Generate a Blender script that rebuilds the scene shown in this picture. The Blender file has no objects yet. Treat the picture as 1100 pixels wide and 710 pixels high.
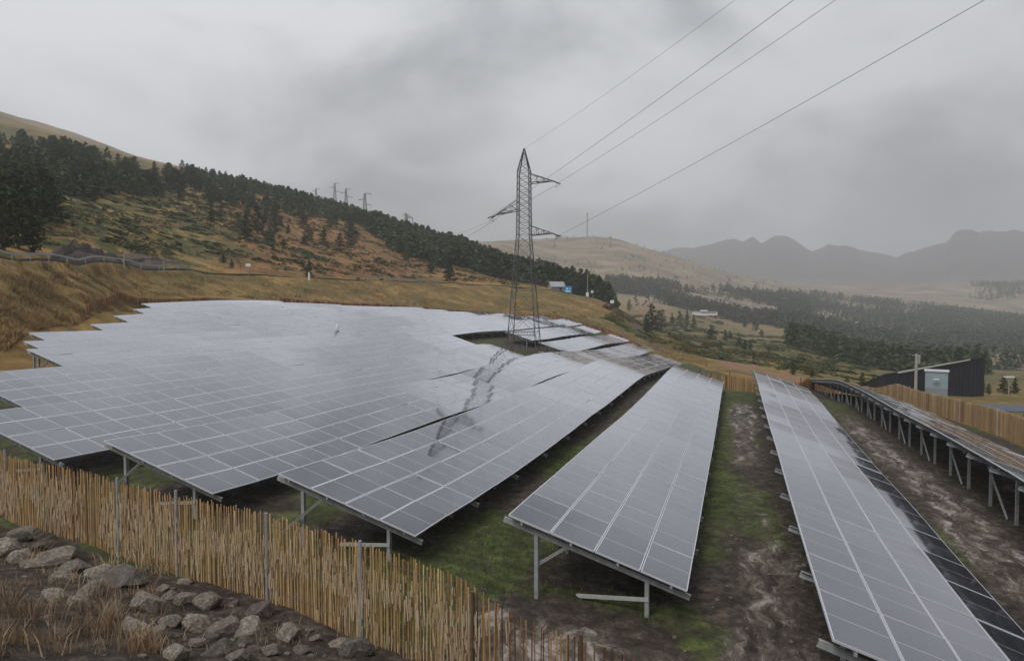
import bpy, bmesh, math, random
import numpy as np
from mathutils import Vector, Matrix
random.seed(7); rng = np.random.default_rng(11)
C = bpy.context.scene.collection
SC = bpy.context.scene

# ------------------------------------------------------------------ camera model (X across the rows, Y along them, Z up)
F = 775.0
PITCH = math.atan((322 - 355) / F)
YAW = math.atan2((791 - 550) * math.cos(PITCH), F)
RT = np.array([math.cos(YAW), math.sin(YAW), 0.])
F0 = np.array([-math.sin(YAW), math.cos(YAW), 0.])
FW = F0 * math.cos(PITCH) + np.array([0, 0, math.sin(PITCH)])
UP = -F0 * math.sin(PITCH) + np.array([0, 0, math.cos(PITCH)])
def ray(u, v): return FW + (u - 550) / F * RT - (v - 355) / F * UP
def at_r(u, v, r):
    d = ray(u, v); return d * r / math.hypot(d[0], d[1])
def az_of(u): return math.atan((u - 550) / F)          # relative to the view axis
def xy_az(az, r): return (r * (F0[0] * np.cos(az) + RT[0] * np.sin(az)), r * (F0[1] * np.cos(az) + RT[1] * np.sin(az)))

# ------------------------------------------------------------------ noise
def vnoise(x, y, seed=0):
    xi = np.floor(x).astype(np.int64); yi = np.floor(y).astype(np.int64)
    fx = x - xi; fy = y - yi; fx = fx * fx * (3 - 2 * fx); fy = fy * fy * (3 - 2 * fy)
    def h(a, b):
        n = (a * 374761393 + b * 668265263 + seed * 982451653) & 0x7fffffff
        n = ((n ^ (n >> 13)) * 1274126177) & 0x7fffffff
        return ((n ^ (n >> 16)) & 0xffff) / 65535.0
    return (h(xi, yi) * (1 - fx) + h(xi + 1, yi) * fx) * (1 - fy) + (h(xi, yi + 1) * (1 - fx) + h(xi + 1, yi + 1) * fx) * fy
def fbm(x, y, seed=0, oct=4):
    s = 0; a = 1; t = 0
    for o in range(oct):
        s = s + a * (vnoise(x * 2 ** o + 17.3 * o, y * 2 ** o + 9.1 * o, seed + o) - .5); t += a; a *= .5
    return s / t * 2
def sstep(a, b, x):
    t = np.clip((x - a) / (b - a), 0, 1); return t * t * (3 - 2 * t)

# ------------------------------------------------------------------ height of the rows' upper edge, from survey points
HI = [(-4.9,15.5,-4.88),(-4.9,20,-5.0),(-4.9,27,-5.13),(-4.9,33,-5.28),(-4.9,40,-5.41),(-4.9,49,-5.45),(-4.9,58,-5.42),(-4.9,66,-5.9),
(-11.5,16.2,-4.6),(-11.5,22.4,-4.85),(-11.5,32,-5.04),(-11.5,40,-5.10),(-11.5,48,-5.14),(-11.5,55,-5.18),(-11.5,64,-5.36),(-11.5,77,-6.1),(-11.5,88,-6.8),(-11.5,110,-8.2),
(-18.1,17,-4.2),(-18.1,28,-4.62),(-18.1,45,-5.08),(-18.1,62,-5.12),(-18.1,80,-5.9),(-18.1,109,-7.2),(-18.1,133,-8.0),
(-24.7,19,-3.9),(-24.7,26,-4.1),(-24.7,67,-4.4),(-24.7,76,-5.0),(-24.7,96,-5.8),(-24.7,110,-6.0),(-24.7,146,-7.1),
(-31.3,24,-3.2),(-31.3,31,-3.28),(-31.3,42,-3.45),(-31.3,78,-4.0),(-31.3,96,-4.4),(-31.3,116,-4.8),(-31.3,152,-5.5),
(-37.9,28.8,-2.7),(-37.9,100,-3.3),(-37.9,114,-3.6),(-37.9,134,-3.8),(-37.9,164,-4.4),
(-44.5,35.2,-2.7),(-44.5,100,-2.3),(-44.5,170,-4.0),(-51.1,41,-2.5),(-51.1,93,-1.5),(-51.1,155,-3.1),
(-57.7,52.7,-2.3),(-57.7,146,-2.5),(-64.3,61.6,-1.7),(-64.3,140,-1.6),(-70.9,70,-1.2),(-70.9,119,-.9),(-77.5,79,-.5),(-77.5,111,-.2),
(1.43,11.4,-4.98),(1.43,16,-5.1),(1.43,20,-5.22),(1.43,30,-5.33),(1.43,38,-5.38),(1.43,51,-5.5),(1.43,62,-5.7),(1.43,75,-7.2),
(8.1,26,-5.28),(8.1,29,-5.38),(8.1,33,-5.45),(8.1,38,-5.6),(8.1,45,-5.82),(8.1,57,-6.25),(8.1,71.5,-7.25),(8.1,90,-9.1),(8.1,16,-5.2),(8.1,8,-5.1)]
class TPS:
    def __init__(s, pts, lam):
        P = np.array(pts, float); s.P = P[:, :2]; n = len(P)
        K = s.k(P[:, None, :2] - P[None, :, :2]) + lam * np.eye(n)
        Q = np.c_[np.ones(n), P[:, :2]]
        A = np.block([[K, Q], [Q.T, np.zeros((3, 3))]])
        s.w = np.linalg.solve(A, np.r_[P[:, 2], 0, 0, 0])
    @staticmethod
    def k(d):
        r2 = (d ** 2).sum(-1) / 100; return np.where(r2 > 0, r2 * np.log(r2 + 1e-12), 0)
    def __call__(s, x, y):
        x = np.asarray(x, float); y = np.asarray(y, float); sh = x.shape; X = np.stack([x.ravel(), y.ravel()], 1)
        out = np.empty(len(X))
        for i in range(0, len(X), 20000):
            q = X[i:i + 20000]; K = s.k(q[:, None] - s.P[None])
            out[i:i + 20000] = K @ s.w[:-3] + s.w[-3] + q @ s.w[-2:]
        return out.reshape(sh)
HIs = TPS(HI, .15)
def zhi(x, y): return float(HIs(np.array([x]), np.array([y]))[0])
ROWDX = 6.6
ROWS = {-2: (8.1, 9.0, 91.), -1: (1.43, 11.4, 67.), 0: (-4.9, 15.5, 64.), 1: (-11.5, 16.2, 111.), 2: (-18.1, 16.9, 133.), 3: (-24.7, 17.5, 147.),
        4: (-31.3, 22., 152.), 5: (-37.9, 30.4, 164.), 6: (-44.5, 35.5, 170.), 7: (-51.1, 41.2, 160.), 8: (-57.7, 52.7, 146.),
        9: (-64.3, 61.7, 141.), 10: (-70.9, 71., 119.), 11: (-77.5, 79., 111.)}
GAPS = {3: (72., 92.), 4: (76., 97.)}

# ------------------------------------------------------------------ far terrain: survey lines per azimuth (pixel column, [(distance, pixel row)])
TAB = {
-2500:[(40,330),(80,250),(110,235),(150,190),(300,130),(600,60),(900,40),(1500,120),(2600,240)],
-400:[(58,365),(80,312),(95,278),(103,276),(110,255),(150,215),(250,170),(400,125),(600,95),(900,85),(1500,150),(2600,250)],
0:[(68,356),(81,316),(92,283),(96,279),(104,278),(108,268),(150,235),(250,195),(400,155),(600,128),(900,119),(1500,160),(2600,250)],
75:[(84,346),(99,306),(110,289),(112,285),(120,284),(124,264),(170,235),(260,195),(380,165),(500,152),(900,141),(1500,180),(2600,250)],
150:[(112,330),(125,308),(133,294),(136,290),(144,289),(149,276),(200,245),(300,205),(400,182),(500,173),(900,169),(1500,200),(2600,260)],
220:[(125,325),(140,310),(150,297),(152,295),(160,294),(165,287),(220,250),(320,215),(420,195),(550,188),(900,186),(1500,220),(2600,260)],
300:[(140,327),(155,312),(165,301),(168,299),(176,298),(181,293),(240,265),(320,235),(400,215),(500,208),(900,203),(1500,230),(2600,270)],
370:[(150,330),(165,315),(177,303.5),(180,302),(188,301),(193,298),(250,275),(320,250),(380,236),(480,228),(900,222),(1500,240),(2600,280)],
430:[(160,333),(175,318),(190,305),(194,303.5),(202,303),(207,301),(260,285),(320,268),(380,256),(480,247),(900,243),(1500,250),(2600,280)],
490:[(170,337),(185,323),(203,307),(208,305.5),(216,305),(221,303),(260,293),(320,280),(400,270),(480,263),(900,257),(1500,262),(2600,285)],
545:[(180,340),(195,326),(218,310),(223,308.5),(231,308),(236,307),(270,302),(320,296),(400,290),(480,287),(900,268),(1400,258.5),(1900,275),(2600,290)],
600:[(180,345),(200,330),(235,314),(240,313),(248,313),(253,313),(275,312.5),(320,312),(360,316),(450,330),(700,322),(1000,295),(1400,254),(1900,268),(2600,290)],
640:[(175,355),(200,340),(235,325),(247,321),(255,321),(275,322),(320,330),(450,345),(700,325),(1000,298),(1400,254),(1900,268),(2600,290)],
665:[(160,364),(185,353),(210,342),(240,334),(258,331.5),(275,336),(320,345),(450,345),(700,322),(1000,298),(1400,256.5),(1900,270),(2600,290)],
700:[(135,382),(155,374),(180,367),(210,360),(240,356),(270,356),(320,357),(450,345),(700,325),(1000,303),(1400,267.5),(1900,275),(2600,290)],
750:[(118,392),(140,386),(170,379),(210,375),(250,371),(320,363),(450,350),(700,333),(1000,312),(1400,283),(1900,288),(2600,300)],
800:[(85,405),(100,401),(130,395),(170,389),(220,382),(320,370),(450,357),(700,345),(1000,322),(1500,296),(2000,300),(2600,310)],
850:[(92,416),(110,410),(130,400),(170,393),(220,384),(320,372),(450,361),(700,347),(1000,328),(1500,307),(2000,304),(2600,315)],
930:[(105,424),(120,417),(140,412),(170,406),(220,400),(320,392),(450,385),(700,366),(1000,345),(1500,319),(2000,308),(2600,315)],
1000:[(105,436),(120,428),(140,422),(170,416),(220,408),(320,400),(450,393),(700,375),(1000,352),(1500,327),(2000,306),(2600,312)],
1100:[(80,459),(110,440),(150,424),(220,412),(320,402),(450,395),(700,380),(1000,362),(1500,340),(2000,306),(2600,312)],
1400:[(70,462),(110,432),(150,410),(220,398),(320,392),(450,385),(700,365),(1000,340),(1500,310),(2000,300),(2600,300)],
2400:[(60,470),(110,400),(160,370),(220,345),(320,330),(450,320),(700,310),(1000,300),(1500,280),(2000,270),(2600,270)],
}
RF = {-2500:30,-400:48,0:62,75:80,150:110,220:125,300:138,370:146,430:157,490:166,545:175,600:180,640:172,665:158,700:134,750:116,800:78,850:84,930:92,1000:90,1100:64,1400:50,2400:45}
UC = sorted(TAB); AZC = np.array([az_of(u) for u in UC])
LR = np.log(np.geomspace(20, 2600, 260))
EL = []
for u in UC:
    rr = [p[0] for p in TAB[u]]; ee = [at_r(u, p[1], p[0])[2] / p[0] for p in TAB[u]]
    # direction in elevation is evaluated along this column's azimuth at the horizon
    e = np.interp(LR, np.log(rr), ee)
    k = np.hanning(7); k /= k.sum(); e2 = np.convolve(np.pad(e, 3, 'edge'), k, 'valid')
    EL.append(e2)
EL = np.array(EL)
def table(az, r):
    t = (np.log(np.clip(r, 20, 2600)) - LR[0]) / (LR[1] - LR[0]); i = np.clip(t.astype(int), 0, len(LR) - 2); ft = np.clip(t - i, 0, 1)
    a = np.clip(az, AZC[0], AZC[-1]); j = np.clip(np.searchsorted(AZC, a) - 1, 0, len(AZC) - 2)
    fa = (a - AZC[j]) / (AZC[j + 1] - AZC[j])
    def g(jj): return EL[jj, i] * (1 - ft) + EL[jj, i + 1] * ft
    e = g(j) * (1 - fa) + g(j + 1) * fa
    return e * r
MT = [(-2500,200),(-400,240),(300,270),(600,275),(700,273.5),(718,272),(735,269),(755,266),(769,263),(780,260.5),(789,259),(793,261),(797,262),(801,259),(807,255.5),(811,258),(817,262),(821,260),(827,255.5),(833,254),(840,254),(847,256),
      (856,262),(864,268),(871,272),(879,268),(889,263),(900,264.5),(905,264),(912,266),(922,270),(932,272.5),(942,275),(953,279),(963,281),(972,277),(983,273),(1000,270),(1016,266),(1019,260),(1024,255),(1030,252),(1036,251),(1044,252),
      (1048,255),(1052,254),(1065,252.5),(1085,253),(1100,254),(1150,246),(1200,250),(1300,235),(1500,240),(2400,200)]
MAZ = np.array([az_of(u) for u, v in MT]); MEL = np.array([at_r(u, v, 1.)[2] for u, v in MT])
NEARP = [(x + 2, y, z - 1.98) for x, y, z in HI]
NEARP += [(-20,15.5,-6.65),(-15.2,14.4,-6.7),(-12.7,13.8,-6.7),(-9.9,13.3,-6.7),(-7,12.4,-6.7),(-5.3,11.9,-6.75),(-3.6,11.4,-6.85),(-2.1,11,-6.95),(-.65,10.6,-7),(3,9.7,-7.1),(8,8.4,-7.1),(16,7,-7.4),(-27,17.6,-6.2),
 (-34,20,-5.8),(-13,10.2,-5.75),(-9.5,9.6,-5.9),(-6.2,8.8,-6.1),(-3,8.2,-6.4),(1,7.5,-6.5),(6,6,-6.5),(12,4,-6.6),
 (-7,5,-4.3),(-4,4.5,-4.2),(-1,4,-4.1),(3,3,-4.1),(0,1.6,-2.5),(-2.5,1.5,-2.6),(2,1,-2.4),(0,0,-1.7),(-3,-2,-1.7),(4,-2,-1.7),(0,-6,-1.6),(-12,-3,-2.0),(12,-6,-2.),(-20,5,-4.4),(-10,3,-3.5),(8,1,-4.4),(-32,10,-4.2),(-30,-5,-2.),(30,-10,-3),(16,20,-7.6),(16,40,-8.3),(16,60,-9.0),(16,80,-10.),(24,30,-8.4),(30,60,-9.5)]
for u in UC:
    if -401 < u < 1300:
        for r, v in TAB[u][:3]:
            if r <= RF[u] + 22:
                p = at_r(u, v, r); NEARP.append(tuple(p))
NEAR = TPS(NEARP, .12)
RFA = np.array([RF[u] for u in UC], float)
RU = [-400, -200, 0, 75, 150, 220, 300, 370, 430, 490, 545, 600, 640]
RRn = np.interp(RU, [-400, 0, 75, 150, 220, 300, 370, 430, 490, 545, 600, 640], [95, 96.5, 112.5, 136.5, 152.5, 168.5, 180.5, 194.5, 208.5, 223.5, 240.5, 246])
RUA = np.array([az_of(u) for u in RU])
def height(x, y, fine=True):
    x = np.asarray(x, float); y = np.asarray(y, float)
    r = np.hypot(x, y) + 1e-6
    f = x * F0[0] + y * F0[1]; s = x * RT[0] + y * RT[1]; az = np.arctan2(s, f)
    rf = np.interp(az, AZC, RFA)
    zt = table(az, r)
    zm = np.interp(az, MAZ, MEL) * 3600
    w = sstep(2300, 3600, r); zt = zt * (1 - w) + zm * w
    zt = zt - sstep(3650, 4300, r) * (zm + 60)
    rd = np.interp(az, RUA, RRn); zr = table(az, rd + 3.2); wr = sstep(rd - 3.5, rd - .5, r) * sstep(rd + 9.5, rd + 6.5, r) * (az < RUA[-1]) * (az > RUA[0] - .1)
    zt = zt * (1 - wr) + zr * wr
    w = sstep(rf + 1, rf + 24, r)
    front = sstep(1.75, 1.35, np.abs(az))           # behind the camera the terrace goes on
    zf = w * front
    near = np.full(x.shape, 0.)
    m = zf < 1
    if m.any(): near[m] = NEAR(x[m], y[m])
    z = zt * zf + near * (1 - zf)
    back = (1 - front) * sstep(10, 60, r)
    z = z * (1 - back) + (-2 + sstep(60, 900, r) * 60 + 0 * r) * back
    if fine:
        n = fbm(x / 60, y / 60, 3, 4) * np.clip(r - 150, 0, 500) * .006 + fbm(x / 9, y / 9, 5, 3) * np.clip((r - 60) / 100, 0, 1) * .45 \
            + fbm(x / 1.1, y / 1.1, 8, 3) * .06 + (fbm(x / .42, y / .42, 18, 3) * .05 + np.maximum(0, fbm(x / .7, y / .7, 19, 2)) * .10) * sstep(34, 20, r) + fbm(x / 400, y / 400, 9, 4) * np.clip((r - 2400) / 800, 0, 1) * 26 * sstep(3600, 3300, r) + (fbm(x / 130, y / 130, 29, 4) * 22 * np.clip((r - 2500) / 700, 0, 1)) * (.3 + .7 * sstep(3600, 3400, r))
        z = z + n
    return z
def gz(x, y, fine=True): return float(height(np.array([x]), np.array([y]), fine)[0])
_RR = np.geomspace(9, 2400, 1400)
def hit(u, v):
    """first point of the terrain seen along a direction from the terrace"""
    d = ray(u, v); d = d / math.hypot(d[0], d[1])
    z = height(d[0] * _RR, d[1] * _RR, False)
    k = np.nonzero(z >= d[2] * _RR)[0]
    if len(k) == 0: return None
    r = _RR[k[0]]; x, y = d[0] * r, d[1] * r
    return x, y, gz(x, y), r

# ------------------------------------------------------------------ materials
class NT:
    def __init__(s, name):
        s.m = bpy.data.materials.new(name); s.m.use_nodes = True; s.t = s.m.node_tree; s.t.nodes.clear()
        s.out = s.n('ShaderNodeOutputMaterial')
    def n(s, typ, ins=None, **kw):
        q = s.t.nodes.new(typ)
        for k, v in kw.items(): setattr(q, k, v)
        for k, v in (ins or {}).items():
            if isinstance(v, bpy.types.NodeSocket): s.t.links.new(v, q.inputs[k])
            else: q.inputs[k].default_value = v
        return q
    def noise(s, vec, scale, detail=4, rough=.6, dist=0):
        return s.n('ShaderNodeTexNoise', {'Vector': vec, 'Scale': scale, 'Detail': detail, 'Roughness': rough, 'Distortion': dist}).outputs['Fac']
    def ramp(s, fac, stops):
        q = s.n('ShaderNodeValToRGB', {'Fac': fac}); e = q.color_ramp.elements
        while len(e) < len(stops): e.new(.5)
        for i, (p, c) in enumerate(stops):
            e[i].position = p; e[i].color = c if len(c) == 4 else (*c, 1)
        return q.outputs['Color']
    def mix(s, fac, a, b, mode='MIX'):
        q = s.n('ShaderNodeMix', data_type='RGBA', blend_type=mode)
        for k, v in ((0, fac), (6, a), (7, b)):
            if isinstance(v, bpy.types.NodeSocket): s.t.links.new(v, q.inputs[k])
            else: q.inputs[k].default_value = v if k == 0 or len(v) == 4 else (*v, 1)
        return q.outputs[2]
    def math(s, op, a, b=0.):
        q = s.n('ShaderNodeMath', operation=op)
        for k, v in ((0, a), (1, b)):
            if isinstance(v, bpy.types.NodeSocket): s.t.links.new(v, q.inputs[k])
            else: q.inputs[k].default_value = v
        return q.outputs[0]
    def bsdf(s, **ins):
        q = s.n('ShaderNodeBsdfPrincipled', {k.replace('_', ' '): v for k, v in ins.items()})
        s.t.links.new(q.outputs[0], s.out.inputs['Surface']); return q
    def bump(s, h, strength=.3, dist=.05):
        return s.n('ShaderNodeBump', {'Height': h, 'Strength': strength, 'Distance': dist}).outputs[0]
def simple(name, col, rough=.6, metal=0., var=.15, scale=3., bump=0.):
    t = NT(name); g = t.n('ShaderNodeTexCoord').outputs['Object']
    nz = t.noise(g, scale, 5)
    c = t.ramp(nz, [(.3, tuple(x * (1 - var) for x in col)), (.7, tuple(min(1, x * (1 + var)) for x in col))])
    kw = dict(Base_Color=c, Roughness=rough, Metallic=metal)
    if bump: kw['Normal'] = t.bump(nz, bump, .02)
    t.bsdf(**kw); return t.m
M = {}
M['galv'] = simple('galvanised_steel', (.31, .33, .335), .55, .1, .25, 8)
M['galv_light'] = simple('bright_galvanised_steel', (.55, .58, .58), .45, .35, .12, 8)
M['frame'] = simple('anodised_aluminium', (.62, .64, .68), .4, .3, .06, 4)
M['steel_dark'] = simple('weathered_lattice_steel', (.075, .08, .085), .6, .2, .3, 2)
M['wire'] = simple('cable', (.10, .10, .105), .6, .2, .1, 2)
M['ceramic'] = simple('insulator_glass', (.10, .09, .08), .25, 0, .2, 5)
M['bark'] = simple('bark', (.11, .075, .05), .9, 0, .35, 6, .4)
M['concrete'] = simple('concrete', (.34, .34, .32), .85, 0, .15, 3, .2)
M['white'] = simple('white_paint', (.75, .76, .76), .6, 0, .06, 2)
M['navy'] = simple('dark_navy_cladding', (.016, .018, .032), .55, 0, .25, .6)
M['pale_door'] = simple('pale_grey_blue_sheet', (.25, .33, .38), .6, 0, .12, 1.5)
M['grey_sheet'] = simple('grey_sheet', (.22, .23, .26), .6, 0, .12, 1.5)
M['hut'] = simple('grey_render', (.27, .27, .28), .8, 0, .15, 1.5)
M['roof_grey'] = simple('slate_roof', (.30, .31, .34), .5, 0, .15, 1.5)
M['roof_dark'] = simple('dark_gable', (.05, .05, .055), .7, 0, .2, 1.5)
M['blue'] = simple('blue_board', (.03, .24, .52), .5, 0, .1, 1)
M['lightblue'] = simple('pale_blue_print', (.45, .68, .80), .5, 0, .1, 1)
M['deepblue'] = simple('deep_blue_cloth', (.05, .06, .30), .6, 0, .2, 2)
M['tarp'] = simple('grey_blue_sheeting', (.09, .105, .13), .7, 0, .15, 1)
M['asphalt'] = simple('asphalt', (.055, .055, .058), .75, 0, .2, 1.2)
M['glass_dark'] = simple('dark_glass', (.02, .022, .025), .12, 0, .1, 1)
def foliage(name, c1, c2, c3, rough=.75):
    t = NT(name); g = t.n('ShaderNodeTexCoord').outputs['Object']; oi = t.n('ShaderNodeObjectInfo').outputs['Random']
    nz = t.noise(g, .9, 5, .7); vz = t.ramp(t.noise(g, .16, 2, .5), [(.35, (.6, .6, .6)), (.65, (1.5, 1.48, 1.35))])
    c = t.mix(.8, t.ramp(nz, [(.3, c1), (.52, c2), (.75, c3)]), vz, 'MULTIPLY')
    hs = t.n('ShaderNodeHueSaturation', {'Color': c, 'Value': t.math('ADD', t.math('MULTIPLY', oi, .6), .7), 'Hue': t.math('ADD', t.math('MULTIPLY', oi, .03), .485)})
    t.bsdf(Base_Color=hs.outputs[0], Roughness=rough, Specular_IOR_Level=.2); return t.m
M['pine'] = foliage('pine_needles', (.022, .034, .014), (.046, .064, .024), (.085, .10, .038))
M['juniper'] = foliage('juniper_green', (.040, .058, .022), (.070, .095, .034), (.105, .125, .048))
M['rustbush'] = foliage('autumn_bush', (.10, .07, .03), (.14, .11, .04), (.19, .15, .06))
M['farwood'] = foliage('far_pine_needles', (.030, .040, .028), (.042, .054, .036), (.06, .072, .045))
M['drygrass'] = foliage('dry_grass', (.17, .11, .05), (.27, .19, .09), (.36, .27, .15))
M['weed'] = foliage('russet_weeds', (.24, .16, .095), (.42, .31, .20), (.60, .49, .35))
M['greengrass'] = foliage('green_grass_blades', (.038, .058, .013), (.068, .10, .024), (.13, .14, .05))
# cane fence: each cane has its own colour from a random attribute written on the mesh
t = NT('split_cane'); at = t.n('ShaderNodeAttribute', attribute_name='tone').outputs['Fac']; g = t.n('ShaderNodeTexCoord').outputs['Object']
c = t.ramp(at, [(0, (.05, .022, .014)), (.2, (.14, .05, .025)), (.4, (.27, .145, .06)), (.7, (.48, .30, .125)), (1, (.64, .46, .23))])
st = t.noise(t.n('ShaderNodeMapping', {'Vector': g, 'Scale': (3, 3, .5)}).outputs[0], 8, 4)
t.bsdf(Base_Color=t.mix(.5, c, t.ramp(st, [(.3, (.45, .42, .4)), (.7, (1.25, 1.2, 1.15))]), 'MULTIPLY'), Roughness=.7); M['cane'] = t.m
# reed backing with weathered, torn patches (real gaps are cut in the mesh)
t = NT('reed_mat'); g = t.n('ShaderNodeTexCoord').outputs['Object']
a = t.n('ShaderNodeAttribute', attribute_name='tone').outputs['Fac']; b = t.noise(g, 1.3, 4)
c = t.ramp(a, [(.25, (.25, .155, .08)), (.6, (.47, .335, .195)), (.95, (.66, .53, .36))])
t.bsdf(Base_Color=t.mix(t.math('MULTIPLY', b, .5), c, (.34, .27, .19)), Roughness=.85, Normal=t.bump(a, .6, .01)); M['reed'] = t.m
# plank fence on the right
t = NT('fence_boards'); g = t.n('ShaderNodeTexCoord').outputs['Object']; at = t.n('ShaderNodeAttribute', attribute_name='tone').outputs['Fac']
a = t.noise(t.n('ShaderNodeMapping', {'Vector': g, 'Scale': (3, 3, .8)}).outputs[0], 2.5, 5)
c = t.ramp(at, [(0, (.20, .125, .06)), (.5, (.34, .225, .115)), (1, (.47, .345, .19))])
t.bsdf(Base_Color=t.mix(.45, c, t.ramp(a, [(.3, (.4, .36, .32)), (.7, (1.2, 1.15, 1.1))]), 'MULTIPLY'), Roughness=.8); M['boards'] = t.m
# stone
t = NT('granite_boulder'); g = t.n('ShaderNodeTexCoord').outputs['Object']; oi = t.n('ShaderNodeObjectInfo').outputs['Random']
a = t.noise(g, 5, 7, .65); b = t.noise(g, 22, 4, .7)
c = t.ramp(a, [(.30, (.05, .040, .031)), (.5, (.15, .128, .104)), (.72, (.34, .305, .255))])
c = t.mix(.4, c, t.ramp(b, [(.35, (.5, .47, .42)), (.65, (1.25, 1.22, 1.2))]), 'MULTIPLY')
hs = t.n('ShaderNodeHueSaturation', {'Color': c, 'Value': t.math('ADD', t.math('MULTIPLY', oi, .9), .5)})
t.bsdf(Base_Color=hs.outputs[0], Roughness=.7, Normal=t.bump(a, .7, .06)); M['stone'] = t.m
t = NT('cut_rock'); g = t.n('ShaderNodeTexCoord').outputs['Object']
a = t.noise(g, .35, 8, .7)
t.bsdf(Base_Color=t.ramp(a, [(.34, (.014, .011, .010)), (.5, (.045, .032, .028)), (.68, (.11, .08, .062))]), Roughness=.9, Normal=t.bump(a, 1., .6)); M['cutrock'] = t.m
# wet solar glass
t = NT('wet_solar_glass'); uv = t.n('ShaderNodeUVMap').outputs[0]; sx = t.n('ShaderNodeSeparateXYZ', {0: uv})
geo = t.n('ShaderNodeNewGeometry'); pos = geo.outputs['Position']
U, V = sx.outputs[0], sx.outputs[1]
def line(x, n, w):
    f = t.math('FRACT', t.math('MULTIPLY', x, n)); d = t.math('ABSOLUTE', t.math('SUBTRACT', f, .5))
    return t.math('GREATER_THAN', d, .5 - w)
mid = t.math('LESS_THAN', t.math('ABSOLUTE', t.math('SUBTRACT', U, .5)), .0055)
grid = t.math('MAXIMUM', line(V, 6, .016), t.math('MULTIPLY', line(U, 24, .03), .5))
cell = t.mix(t.math('MULTIPLY', grid, .6), (.010, .011, .020), (.10, .10, .12))
cell = t.mix(mid, cell, (.40, .41, .44))
film = t.noise(pos, .5, 5, .65); fine = t.noise(t.n('ShaderNodeMapping', {'Vector': pos, 'Scale': (1, .25, 1)}).outputs[0], 9, 4, .7)
dif = t.n('ShaderNodeBsdfDiffuse', {'Color': cell})
dew = t.n('ShaderNodeBsdfDiffuse', {'Color': (.42, .42, .44, 1)})
dfac = t.math('MULTIPLY', t.math('ADD', t.math('MULTIPLY', film, .6), t.math('MULTIPLY', fine, .6)), .085)
base = t.n('ShaderNodeMixShader', {0: dfac, 1: dif.outputs[0], 2: dew.outputs[0]})
bmp = t.bump(t.noise(pos, .9, 2, .4), .035, .02)
gl = t.n('ShaderNodeBsdfGlossy', {'Color': (.93, .935, 1., 1), 'Roughness': .055, 'Normal': bmp})
lw = t.n('ShaderNodeLayerWeight', {'Blend': .5}).outputs['Facing']        # 1 - cos
rf = t.math('MINIMUM', .96, t.math('ADD', .015, t.math('MULTIPLY', t.math('POWER', lw, 4.1), 1.68)))
rf = t.math('MULTIPLY', rf, t.math('SUBTRACT', 1.0, t.math('MULTIPLY', mid, .35)))
gl2 = t.n('ShaderNodeBsdfGlossy', {'Color': (.92, .93, 1., 1), 'Roughness': .38}); glm = t.n('ShaderNodeMixShader', {0: .05, 1: gl.outputs[0], 2: gl2.outputs[0]})
top = t.n('ShaderNodeMixShader', {0: rf, 1: base.outputs[0], 2: glm.outputs[0]})
t.t.links.new(top.outputs[0], t.out.inputs[0]); M['pv'] = t.m
M['back'] = simple('panel_backsheet', (.12, .12, .13), .6, 0, .1, 2)
# ground
t = NT('mountain_ground'); geo = t.n('ShaderNodeNewGeometry'); pos = geo.outputs['Position']
m1 = t.n('ShaderNodeAttribute', attribute_name='cover_a').outputs['Color']; m2 = t.n('ShaderNodeAttribute', attribute_name='cover_b').outputs['Color']
s1 = t.n('ShaderNodeSeparateColor', {0: m1}); s2 = t.n('ShaderNodeSeparateColor', {0: m2})
n_big = t.noise(pos, .018, 6, .62); n_mid = t.noise(pos, .11, 6, .65, .4); n_sm = t.noise(pos, .9, 6, .7); n_ti = t.noise(pos, 7., 5, .75)
gold = t.ramp(n_mid, [(.27, (.07, .062, .016)), (.42, (.16, .115, .032)), (.55, (.29, .18, .055)), (.70, (.42, .28, .11))])
rus = t.ramp(n_mid, [(.3, (.15, .068, .026)), (.7, (.33, .16, .062))])
gold = t.mix(t.ramp(n_big, [(.5, (0, 0, 0)), (.68, (.75, .75, .75))]), gold, rus)
gold = t.mix(t.ramp(n_big, [(.3, (.8, .8, .8)), (.46, (0, 0, 0))]), gold, t.ramp(n_sm, [(.3, (.045, .055, .018)), (.7, (.12, .12, .04))]))
mottle = t.ramp(n_sm, [(.32, (.55, .56, .52)), (.5, (.95, .95, .95)), (.7, (1.3, 1.27, 1.2))])
gold = t.mix(.8, gold, mottle, 'MULTIPLY'); gold = t.mix(.5, gold, t.ramp(n_ti, [(.35, (.6, .6, .58)), (.65, (1.3, 1.28, 1.25))]), 'MULTIPLY')
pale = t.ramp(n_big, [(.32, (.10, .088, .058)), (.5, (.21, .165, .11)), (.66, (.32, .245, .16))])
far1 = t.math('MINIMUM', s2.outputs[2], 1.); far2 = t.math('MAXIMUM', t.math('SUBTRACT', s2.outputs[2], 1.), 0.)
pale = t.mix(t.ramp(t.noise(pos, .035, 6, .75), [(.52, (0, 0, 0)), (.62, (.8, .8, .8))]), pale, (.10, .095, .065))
green = t.ramp(t.noise(pos, 1.6, 5, .7), [(.3, (.024, .028, .010)), (.46, (.050, .066, .017)), (.58, (.088, .118, .028)), (.70, (.17, .165, .065))])
green = t.mix(.6, green, t.ramp(n_ti, [(.3, (.45, .45, .42)), (.7, (1.4, 1.4, 1.35))]), 'MULTIPLY')
soil = t.ramp(t.noise(pos, 2.6, 9, .78), [(.34, (.016, .012, .009)), (.5, (.048, .037, .028)), (.64, (.13, .105, .082))])
wv = t.n('ShaderNodeVectorMath', {0: pos, 1: t.n('ShaderNodeVectorMath', {0: t.n('ShaderNodeTexNoise', {'Vector': pos, 'Scale': .6, 'Detail': 4.}).outputs['Color'], 1: (1.6, 1.6, 0)}, operation='MULTIPLY').outputs[0]}, operation='ADD').outputs[0]
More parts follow.
